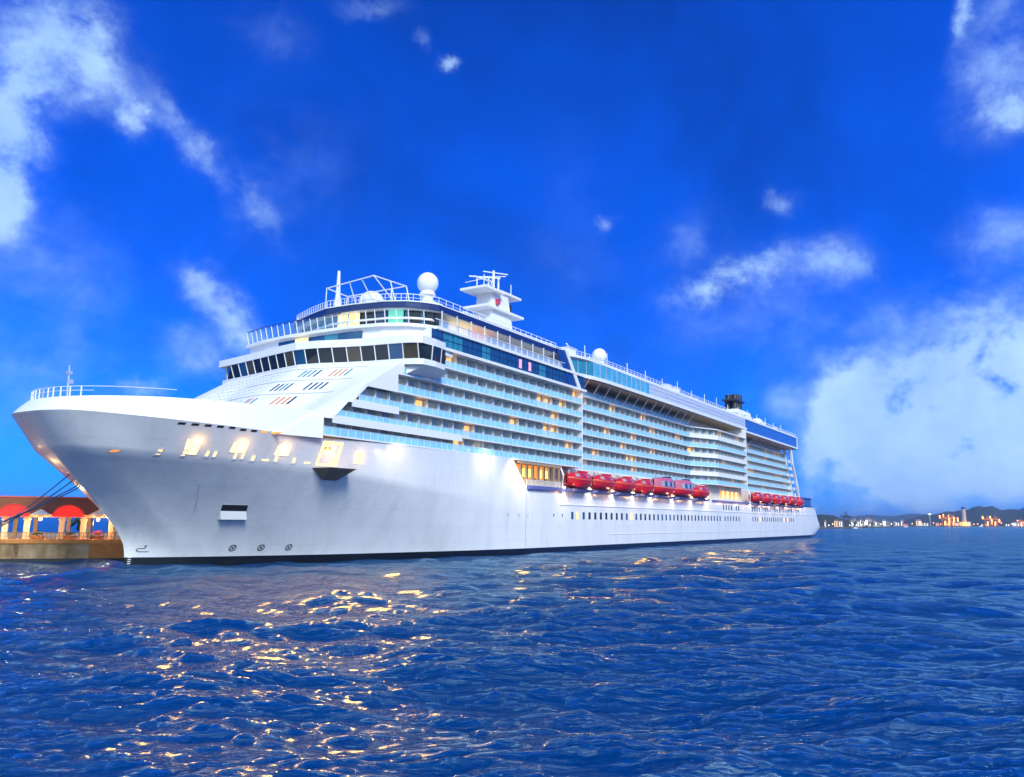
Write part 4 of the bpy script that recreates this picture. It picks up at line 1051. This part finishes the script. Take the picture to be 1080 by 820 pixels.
# pavilion
creamlit = mat('pavilion_plaster', (.72, .56, .34), .7, noise=.12, nscale=.7)
roofb = mat('brown_roof', (.20, .065, .022), .8, noise=.3, nscale=.8)
redfab = mat('lit_vault_fabric', (.6, .02, .012), .6, emit=(1, .02, .01), es=.75)  # light shining up into the vaults is put in as emission
pv = empty('pavilion', 'open brown roofed pavilion with red glowing arches on the pier', 'pavilion', pp(10, 4, 3.0))
pinv = Vector(pv.location)
def ppart(mb, name, m, parent=None, smooth=False):
    mb.v = [(a - pinv.x, b - pinv.y, c - pinv.z) for a, b, c in mb.v]
    return mb.build(name, m, parent or pv, smooth)
cols_d = [3.0, 6.6, 9.3, 13.6, 16.2, 20.5, 23.1, 27.4]
for k, d in enumerate(cols_d):
    w = .34
    mb = pmesh(); pbox(mb, d - w, d + w, 2.0, 2.6, 3.0, 6.0); pbox(mb, d - w - .12, d + w + .12, 1.9, 2.7, 5.6, 5.8); pbox(mb, d - w - .1, d + w + .1, 1.9, 2.7, 3.0, 3.25); ppart(mb, 'column', creamlit)
    mb = pmesh(); pbox(mb, d - .25, d + .25, 9.5, 10.0, 3.0, 6.0); ppart(mb, 'rear_column', creamlit)
mb = pmesh(); pbox(mb, 1.8, 40, 1.85, 2.7, 6.0, 6.35); pbox(mb, 1.8, 40, 9.4, 10.1, 6.0, 6.35); ppart(mb, 'lintel', mat('pink_lintel', (.62, .33, .22), .7))
mb = pmesh()
r0, r1 = 6.35, 8.75
mb.add([pp(1.2, 1.4, r0), pp(42, 1.4, r0), pp(42, 10.6, r0), pp(1.2, 10.6, r0), pp(4.2, 4.6, r1), pp(42, 4.6, r1), pp(42, 7.4, r1), pp(4.2, 7.4, r1)],
       [(0, 1, 5, 4), (1, 2, 6, 5), (2, 3, 7, 6), (3, 0, 4, 7), (4, 5, 6, 7), (3, 2, 1, 0)])
roof = ppart(mb, 'roof', roofb)
mb = pmesh(); mb.tube([pp(4.2, 4.5, r1 + .05), pp(42, 4.5, r1 + .05)], .14, 5); ppart(mb, 'ridge_cap', mat('ridge_red', (.5, .12, .1), .6), roof)
for d in (2.6, 8.5, 15.2, 21.6, 28.2):
    mb = pmesh(); rr = 1.95 if d > 3 else 1.3; n = 14
    arc = [(d + rr * math.cos(math.pi * k / n), r0 - .25 + rr * math.sin(math.pi * k / n) * .84) for k in range(n + 1)]
    f_ = [pp(a, 1.2, z) for a, z in arc]; b_ = [pp(a, 4.6, z) for a, z in arc]
    mb.grid([f_, b_]); mb.poly(f_)
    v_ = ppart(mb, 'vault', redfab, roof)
    mb = pmesh(); mb.tube([pp(a, 1.15, z) for a, z in arc], .09, 5); ppart(mb, 'vault_edge', mat('vault_edge', (.5, .06, .04), .5), v_)
for d in (4.7, 11.9, 18.4, 25.0):
    mb = pmesh(); mb.add([pp(d - 1.25, 1.0, r0), pp(d + 1.25, 1.0, r0), pp(d, 1.0, r0 + .75), pp(d - 1.25, 2.6, r0), pp(d + 1.25, 2.6, r0), pp(d, 2.6, r0 + .75)], [(0, 1, 2), (0, 3, 5, 2), (1, 4, 5, 2), (3, 4, 5)])
    ppart(mb, 'gable', white, roof)
    mb = pmesh(); q = pp(d, 1.5, 5.75); mb.sphere(q, .24, 10); ppart(mb, 'eave_lamp', lamp_m)
    l_ = bpy.data.lights.new('eave_light', 'POINT'); l_.energy = 420; l_.color = (1, .66, .3); l_.shadow_soft_size = .3
    o_ = bpy.data.objects.new('eave_light', l_); COL.objects.link(o_); o_.parent = pv; o_.location = Vector(pp(d, 1.2, 5.2)) - pinv
mb = pmesh()
for k in range(60): pbox(mb, .2 + .5 * k, .28 + .5 * k, .2, .28, 3.0, 3.85)
pbox(mb, 0, 30, .16, .32, 3.85, 3.95); pbox(mb, 0, 30, .2, .28, 3.4, 3.46)
tag(mb.build('pier_railing', mat('rail_rust', (.45, .22, .09), .7)), 'rust coloured railing along the edge of the pier', 'railing')
def glob(name, label, cat, loc, group=None): return empty(name, label, cat, loc, 0, group)
lp_ = glob('street_lamp', 'dark lamp post standing on the pier before the pavilion', 'street lamp', pp(5.3, .9, 3.0))
mb = pmesh(); mb.tube([(0, 0, 0), (0, 0, 3.0)], .09, 6); mb.tube([(0, 0, 0), (0, 0, .5)], .16, 6); mb.build('post', black, lp_)
mb = pmesh(); mb.sphere((0, 0, 3.2), .24, 10); mb.build('lantern', mat('lantern_glass', (.5, .2, .1), .3, emit=(1, .3, .1), es=1.2), lp_)
ps = glob('parasol', 'teal parasol at the end of the pier by the bow', 'parasol', pp(1.6, 2.2, 3.0))
mb = pmesh(); mb.lathe((0, 0, 2.0), [(1.5, 0), (.8, .55), (.03, .85)], 8); mb.build('canopy', mat('teal_canvas', (.05, .40, .42), .7), ps)
mb = pmesh(); mb.tube([(0, 0, 0), (0, 0, 2.8)], .05, 6); mb.build('pole', steel, ps)
rp = random.Random(2)
pots = [('rust planter with a red flowering bush, the one nearest the bow', 4.6), ('rust planter with a green bush, just left of the red flowering one', 8.0), ('rust planter with a green bush, the one farthest from the bow', 12.0)]
leafm = mat('leaf_green', (.05, .10, .03), .6, noise=.4, nscale=3); flower = mat('red_flower', (.6, .08, .04), .6)
for i, (lab, d) in enumerate(pots):
    r_ = glob('planter', lab, 'planter', pp(d, 1.3, 3.0), 'planters along the pavilion')
    pmesh().hexa([(-.7, -.3, 0), (.7, -.3, 0), (.7, .3, 0), (-.7, .3, 0), (-.8, -.35, .5), (.8, -.35, .5), (.8, .35, .5), (-.8, .35, .5)]).build('trough', rust, r_)
    mb = pmesh()
    for k in range(120):
        c = Vector((rp.gauss(0, .4), rp.gauss(0, .18), .65 + abs(rp.gauss(0, .22)))); a = Vector((rp.gauss(0, 1), rp.gauss(0, 1), rp.gauss(0, 1))).normalized() * .13; b = a.cross(Vector((rp.random(), .3, .6))).normalized() * .09
        mb.quad(c - a, c + b, c + a, c - b)
    mb.build('bush', flower if i == 0 else leafm, r_)
def palm(loc, h_, label, group=None):
    r_ = glob('palm_tree', label, 'palm tree', loc, group)
    pmesh().tube([(0, 0, 0), (.15, 0, h_ * .5), (.1, .1, h_)], .2, 7, .12).build('trunk', mat('palm_trunk', (.10, .07, .05), .9), r_)
    mb = pmesh()
    for k in range(15):
        a = k * 2.4; up_ = .9 - .11 * k; pr = None
        for q in range(7):
            rr = .32 * q; z = h_ + rr * up_ * .6 - .10 * q * q * .32
            c = Vector((math.cos(a) * rr, math.sin(a) * rr, z)); sd_ = Vector((-math.sin(a), math.cos(a), -.35)) * (.28 if 0 < q < 6 else .05)
            sd2 = Vector((math.sin(a), -math.cos(a), -.35)) * (.28 if 0 < q < 6 else .05)
            if pr: mb.quad(pr[0], c, c + sd_, pr[1]); mb.quad(pr[0], c, c + sd2, pr[2])
            pr = (c, c + sd_, c + sd2)
    mb.build('crown', leafm, r_)
palm(pp(8.2, 14, 2.45), 3.3, 'small dark palm behind the pavilion, seen between its columns')
# mooring lines from the bow down to bollards on the pier
bol = []
for k in range(2):
    q = pp(18.5 + 2.2 * k, 1.0, 3.0)
    mb = pmesh(); mb.lathe((0, 0, 0), [(.35, 0), (.24, .12), (.22, .55), (.38, .6), (.36, .75), (.01, .78)], 12)
    o = mb.build('bollard', black, None, loc=q); tag(o, ['iron bollard on the pier edge, the nearer of the pair to the bow', 'iron bollard on the pier edge, the farther of the pair from the bow'][k], 'bollard', 'bollards for the bow lines'); bol.append(q)
RL = ['uppermost mooring rope from the bow to the pier', 'second mooring rope from the top at the bow', 'third mooring rope from the top at the bow', 'lowest mooring rope from the bow to the pier']
for k, (j, t_) in enumerate(((3, .79), (4, .745), (6, .70), (6, .685))):
    a = low_pt(j, t_); A3 = W3(a[0], -a[1] - .05, a[2]); q = Vector(bol[k // 2]) + Vector((0, 0, .4 + .06 * (k % 2)))
    pts = [A3 + (q - A3) * u_ - Vector((0, 0, 1.6 * u_ * (1 - u_))) for u_ in np.linspace(0, 1, 15)]
    mb = pmesh(); mb.tube(pts, .075, 6); o = mb.build('mooring_rope', rope_m); tag(o, RL[k], 'rope', 'mooring ropes at the bow')

# ------------------------------------------------------------------ the far shore
def far(px, D, z=0.0):
    a = R(azel(px, 551)[0]); return Vector((math.sin(a) * D, math.cos(a) * D, z))
def shoreD(px): return float(np.interp(px, [830, 866, 900, 930, 960, 1000, 1040, 1085, 1200, 1400], [800, 900, 1080, 1350, 1750, 2150, 2450, 2700, 3000, 3300]))
def horizon(px): return 547.8 + (px - 540) * .01074
land = mat('shore_ground', (.10, .09, .07), .9, noise=.3, nscale=.02)
mb = MB(ship=False); row0, row1, row2 = [], [], []
for px in range(780, 1420, 12):
    D = shoreD(px); row0.append(far(px, D, -1)); row1.append(far(px, D, 1.6)); row2.append(far(px, D * 3.2, 3))
mb.grid([row0, row1, row2]); tag(mb.build('shore', land), 'low far shoreline', None, None, 'structure')
hillm = mat('wooded_hill', (.030, .042, .030), .9, noise=.5, nscale=.03)
def hill(name, prof, D, depth, label, seed):
    rg = np.random.RandomState(seed); xs = np.linspace(prof[0][0], prof[-1][0], 110)
    base = np.interp(xs, [p[0] for p in prof], [max(0.0, (horizon(p[0]) - p[1]) * D / FPX + HCAM) for p in prof])
    jag = np.zeros_like(xs)
    for f_ in (.15, .35, .8, 1.7): jag += rg.uniform(-1, 1) * np.sin(xs * f_ + rg.uniform(0, 6)) / (1 + f_ * 4)
    G = []
    for i, (u_, v_) in enumerate(((0, 0), (.25, .55), (.5, .85), (.7, 1), (.85, .8), (1, 0))):
        G.append([far(px, D + depth * (u_ - .7), max(-1, b * v_ + j * b * .06 * v_ + rg.uniform(-.02, .02) * b)) for px, b, j in zip(xs, base, jag)])
    tag(MB(ship=False).grid(G).build(name, hillm, smooth='all'), label, None, None, 'structure')
hill('hill', [(948, 553), (958, 549), (968, 545.5), (985, 544), (1000, 541.5), (1018, 541), (1028, 537.5), (1046, 537), (1056, 540.5), (1075, 540), (1090, 537), (1120, 534), (1180, 538), (1260, 545), (1400, 552)], 3600, 900, 'dark wooded hill behind the port', 1)
hill('hill', [(840, 549), (858, 545), (866, 543.5), (880, 544.5), (888, 548), (900, 550.5), (915, 552)], 1350, 260, 'low dark trees behind the stern', 2)
hill('hill', [(860, 549), (895, 546), (918, 544), (940, 545.5), (965, 543), (1000, 546), (1100, 549)], 7500, 1500, 'faint distant hills', 3)
# buildings of the far town: each one a thing, a few pixels high
rb_ = random.Random(21)
wallc = [(.62, .60, .58), (.66, .56, .48), (.55, .56, .60), (.70, .66, .60)]
wms = [mat('far_wall_pale', wallc[0], .8, noise=.2, nscale=.2), mat('far_wall_pink', wallc[1], .8, noise=.2, nscale=.2), mat('far_wall_grey', wallc[2], .8, noise=.2, nscale=.2), mat('far_wall_cream', wallc[3], .8, noise=.2, nscale=.2)]
litw = [mat('far_lit_orange', (.7, .4, .2), .8, emit=(1, .32, .06), es=1.3), mat('far_lit_white', (.8, .75, .7), .8, emit=(1, .75, .5), es=.9), mat('far_lit_red', (.7, .3, .2), .8, emit=(1, .12, .05), es=1.0)]
farroof = mat('far_roof', (.20, .11, .09), .9)
def far_building(px, w, h_, m, label, lit=None, group=None, dD=12):
    D = shoreD(px) + dD; c = far(px, D, 1.5); k = D / FPX
    W_, H_ = w * k / 2, h_ * k
    r_ = empty('far_building', label, 'building', c, -R(azel(px, 551)[0]), group)
    mb = MB(ship=False); mb.box(-W_, W_, 0, W_ * 1.3 + 6, 0, H_); mb.box(-W_ * .4, W_ * .3, W_ * .3, W_ * .3 + 4, H_, H_ * 1.14); mb.build('wall', m, r_)
    mb = MB(ship=False); e = .4
    if rb_.random() < .5: mb.add([(-W_ - e, -e, H_), (W_ + e, -e, H_), (W_ + e, W_ * 1.3 + 6, H_), (-W_ - e, W_ * 1.3 + 6, H_), (-W_ - e, (W_ * 1.3 + 6) / 2, H_ * 1.25), (W_ + e, (W_ * 1.3 + 6) / 2, H_ * 1.25)], [(0, 1, 5, 4), (2, 3, 4, 5), (0, 3, 4), (1, 2, 5)])
    else: mb.box(-W_ - e, W_ + e, -e, .3, H_, H_ + .8)
    mb.build('roof', farroof, r_)
    n = max(2, int(w * 1.2)); fl = max(1, int(H_ / 3.2))
    for q in range(min(n, 5)):
        x = -W_ + 2 * W_ * (q + .5) / min(n, 5)
        mb = MB(ship=False).box(x - W_ / min(n, 5) * .55, x + W_ / min(n, 5) * .55, -.12, -.02, H_ * .18, H_ * .84)
        mb.build('window_bay', lit if lit and q % 2 == 0 else (litw[1] if rb_.random() < .2 else darkglass), r_)
    return r_
far_building(870.5, 1.6, 5.5, wms[0], 'thin pale tower right beside the ship stern', litw[1])
far_building(882, 4, 6.2, wms[1], 'pink floodlit block left of the dark quay crane', litw[0])
far_building(887, 3.4, 5.6, wms[3], 'cream floodlit block touching the dark quay crane on its left', litw[1])
for px, w, h_ in ((898, 3.4, 5.2), (901.5, 2.6, 6.4), (905, 3.0, 5.0), (908, 2.2, 6.6), (911, 2.6, 5.4), (914, 2.0, 7.0), (916.6, 2.2, 6.6), (919.4, 2.4, 5.6), (922.5, 3, 4.6), (926.5, 3.6, 3.6)):
    far_building(px, w, h_, wms[rb_.choice([0, 0, 2, 3])], 'small pale block in the white town right of the dark quay crane', None, 'pale blocks of the far town', rb_.uniform(5, 60))
far_building(933, 3.6, 5.6, wms[0], 'white gabled building standing alone right of the pale town', litw[1])
far_building(936.5, 2.4, 4, wms[1], 'low pink building beside the white gabled one', None)
for px, w, h_ in ((944, 2.6, 4.2), (948, 2.2, 3.4), (951.5, 2.2, 5.0)): far_building(px, w, h_, wms[2], 'small grey shed on the shore between town and hill', None, 'grey sheds before the hill')
far_building(954, 5, 2.2, mat('far_red_wall', (.5, .12, .12), .8), 'long low red shed at the foot of the hill', litw[2])
far_building(969, 4.6, 5.0, wms[3], 'cream floodlit warehouse at the left foot of the dark hill', litw[0])
far_building(975, 6, 2.6, wms[0], 'long low white shed right of the cream warehouse', litw[1])
far_building(988.5, 2.6, 2.8, wms[1], 'small pink hut between mast and orange lit cranes', litw[2])
for px, w, h_ in ((1000, 3.4, 3.2), (1009, 3, 3.0)): far_building(px, w, h_, wms[1], 'floodlit shed among the orange lit cranes', litw[0], 'sheds among the orange lit cranes')
far_building(1022, 3.6, 3.6, wms[3], 'pale hall at the right foot of the tall lit chimney', litw[1])
far_building(1036, 2.0, 1.6, wms[0], 'tiny white hut on the shore below the hill top', litw[1])
far_building(1063, 4, 2.0, wms[2], 'low grey shed right of the second crane group', litw[1])
far_building(1071, 5, 3.2, wms[3], 'bright floodlit hall near the right photo edge', litw[1])
far_building(1078, 4, 4.4, wms[1], 'red lit hall at the right photo edge', litw[2])
far_building(1041, 3, 2.2, wms[1], 'low red lit shed under the second crane group', litw[2])
cranem = mat('crane_orange_lit', (.60, .20, .06), .6); craned = mat('crane_dark', (.05, .06, .10), .7)  # orange work light is put into the colour of the lit cranes
def crane(px, h_, m, label, lamps, group=None, dD=0, boom=1):
    D = shoreD(px) + dD; k = D / FPX; H_ = h_ * k; c = far(px, D, 1.5)
    r_ = empty('harbour_crane', label, 'crane', c, -R(azel(px, 551)[0]), group)
    w = H_ * .22; t_ = H_ * .028
    for x in (-w, w):
        for y in (0, w): MB(ship=False).tube([(x, y, 0), (x * .8, y, H_ * .62)], t_, 5).build('leg', m, r_)
    MB(ship=False).box(-w * 1.1, w * 1.1, -t_, w, H_ * .58, H_ * .66).build('portal_beam', m, r_)
    MB(ship=False).tube([(-boom * w * 1.9, w / 2, H_ * .68), (boom * w * 1.3, w / 2, H_ * .70)], t_ * 1.3, 5).build('boom', m, r_)
    MB(ship=False).tube([(-w * .5, w / 2, H_ * .66), (0, w / 2, H_), (w * .5, w / 2, H_ * .66)], t_, 5).build('mast_frame', m, r_)
    MB(ship=False).box(-w * .3, w * .5, 0, w, H_ * .66, H_ * .78).build('cab', m, r_)
    MB(ship=False).tube([(0, w / 2, H_), (-boom * w * 1.7, w / 2, H_ * .69)], t_ * .5, 4).build('stay', m, r_)
    for i in range(lamps):
        q = (w * (1.9 * math.sin(i * 2.1)), -t_ * 2, H_ * (.12 + .8 * ((i * .37) % 1)))
        MB(ship=False).sphere(q, k * .55, 6).build('work_lamp', mat('work_lamp', (1, .5, .2), .5, emit=(1, .30, .05), es=5), r_)
crane(893, 15, craned, 'dark tall quay crane between pink blocks and the pale town', 0)
for i, px in enumerate((996.5, 1001, 1005.5)): crane(px, 10.5 + (i == 1), cranem, ['orange lit harbour crane left of two others by the tall chimney', 'orange lit harbour crane in the middle of three by the tall chimney', 'orange lit harbour crane nearest the tall chimney'][i], 11, 'orange lit cranes', 5 * i, 1 - 2 * (i % 2))
for i, px in enumerate((1041.5, 1049.5)): crane(px, 9.5, cranem, ['left one of two orange lit cranes before the hill top', 'right one of two orange lit cranes before the hill top'][i], 10, 'orange lit cranes', 0, 1 - 2 * i)
crane(1077, 7, cranem, 'orange lit crane at the right photo edge', 5, 'orange lit cranes')
D = shoreD(1017) + 20; k = D / FPX; c = far(1017, D, 1.5)
r_ = empty('chimney', 'tall floodlit chimney tower rising before the dark hill', 'chimney', c)
MB(ship=False).lathe((0, 0, 0), [(2.2 * k, 0), (1.9 * k, 6 * k), (1.5 * k, 15 * k), (1.6 * k, 15.2 * k)], 14).build('shaft', mat('chimney_concrete', (.62, .42, .32), .8, noise=.2, nscale=.1), r_)
MB(ship=False).lathe((0, 0, 0), [(1.6 * k, 15.2 * k), (1.5 * k, 17.2 * k), (.01, 17.3 * k)], 14).build('rim', craned, r_)
MB(ship=False).box(-3.4 * k, 3.4 * k, -2.4 * k, 2 * k, 0, 3.6 * k).build('base_hall', litw[0], r_)
D = shoreD(981); k = D / FPX; c = far(981, D, 1.5)
r_ = empty('light_mast', 'slim pale floodlight mast at the left end of the dark hill', 'light mast', c)
MB(ship=False).tube([(0, 0, 0), (0, 0, 11 * k)], .22 * k, 6).build('pole', wms[0], r_)
MB(ship=False).box(-1 * k, 1 * k, -.4 * k, .4 * k, 10.2 * k, 11.4 * k).build('lamp_head', litw[1], r_)
rl_ = random.Random(8)
for k, px in enumerate((874, 878, 896, 899.5, 903, 909, 912.5, 917.8, 924, 929, 940, 962, 978, 984.5, 992, 1012.5, 1027, 1031, 1046, 1056, 1067)):
    D = shoreD(px) * .995; kk = D / FPX; h_ = kk * rl_.uniform(1.6, 3.0)
    q = empty('harbour_lamp', 'lit lamp post among the row along the far waterfront', 'street lamp', far(px, D, 1.5), 0, 'lamps along the far waterfront')
    MB(ship=False).tube([(0, 0, 0), (0, 0, h_)], .08 * kk, 5).build('pole', craned, q)
    MB(ship=False).sphere((0, 0, h_), .42 * kk, 8).build('lantern', mat('work_lamp', (1, .5, .2), .5) if px > 950 else mat('town_lamp', (1, .8, .6), .5, emit=(1, .7, .42), es=4), q)
def boat_far(px, D, L, label, group=None):
    c = far(px, D, 0); k = D / FPX; L = L * k
    r_ = empty('motor_boat', label, 'boat', c, -R(azel(px, 551)[0]), group)
    MB(ship=False).hexa([(-L / 2, -L * .14, -.3), (L * .42, -L * .14, -.3), (L * .42, L * .14, -.3), (-L / 2, L * .14, -.3), (-L / 2, -L * .17, L * .13), (L / 2, -L * .05, L * .2), (L / 2, L * .05, L * .2), (-L / 2, L * .17, L * .13)]).build('hull', white, r_)
    MB(ship=False).box(-L * .3, L * .15, -L * .11, L * .11, L * .14, L * .36).build('cabin', wms[0], r_)
    MB(ship=False).tube([(-L * .05, 0, L * .3), (-L * .05, 0, L * .75)], L * .015, 5).build('mast', steel, r_)
boat_far(1034, shoreD(1034) * .94, 3.2, 'small white motor boat off the shore below the hill')
boat_far(902, shoreD(902) * .95, 4.2, 'white motor boat lying off the pale town')
boat_far(955, shoreD(955) * .95, 3.6, 'white motor boat lying off the red shed')
# ------------------------------------------------------------------ the air: one thin even haze round everything
hz = MB(ship=False).box(-32000, 32000, -32000, 32000, -6, 210)
hm_ = bpy.data.materials.new('haze'); hm_.use_nodes = True
t = hm_.node_tree; t.nodes.clear()
pv_ = t.nodes.new('ShaderNodeVolumePrincipled'); pv_.inputs['Color'].default_value = (.40, .62, 1.0, 1); pv_.inputs['Density'].default_value = 0.00008; pv_.inputs['Anisotropy'].default_value = 0.2
om = t.nodes.new('ShaderNodeOutputMaterial'); t.links.new(pv_.outputs[0], om.inputs['Volume'])
ho = tag(hz.build('haze', hm_), 'thin blue sea haze', None, None, 'stuff')
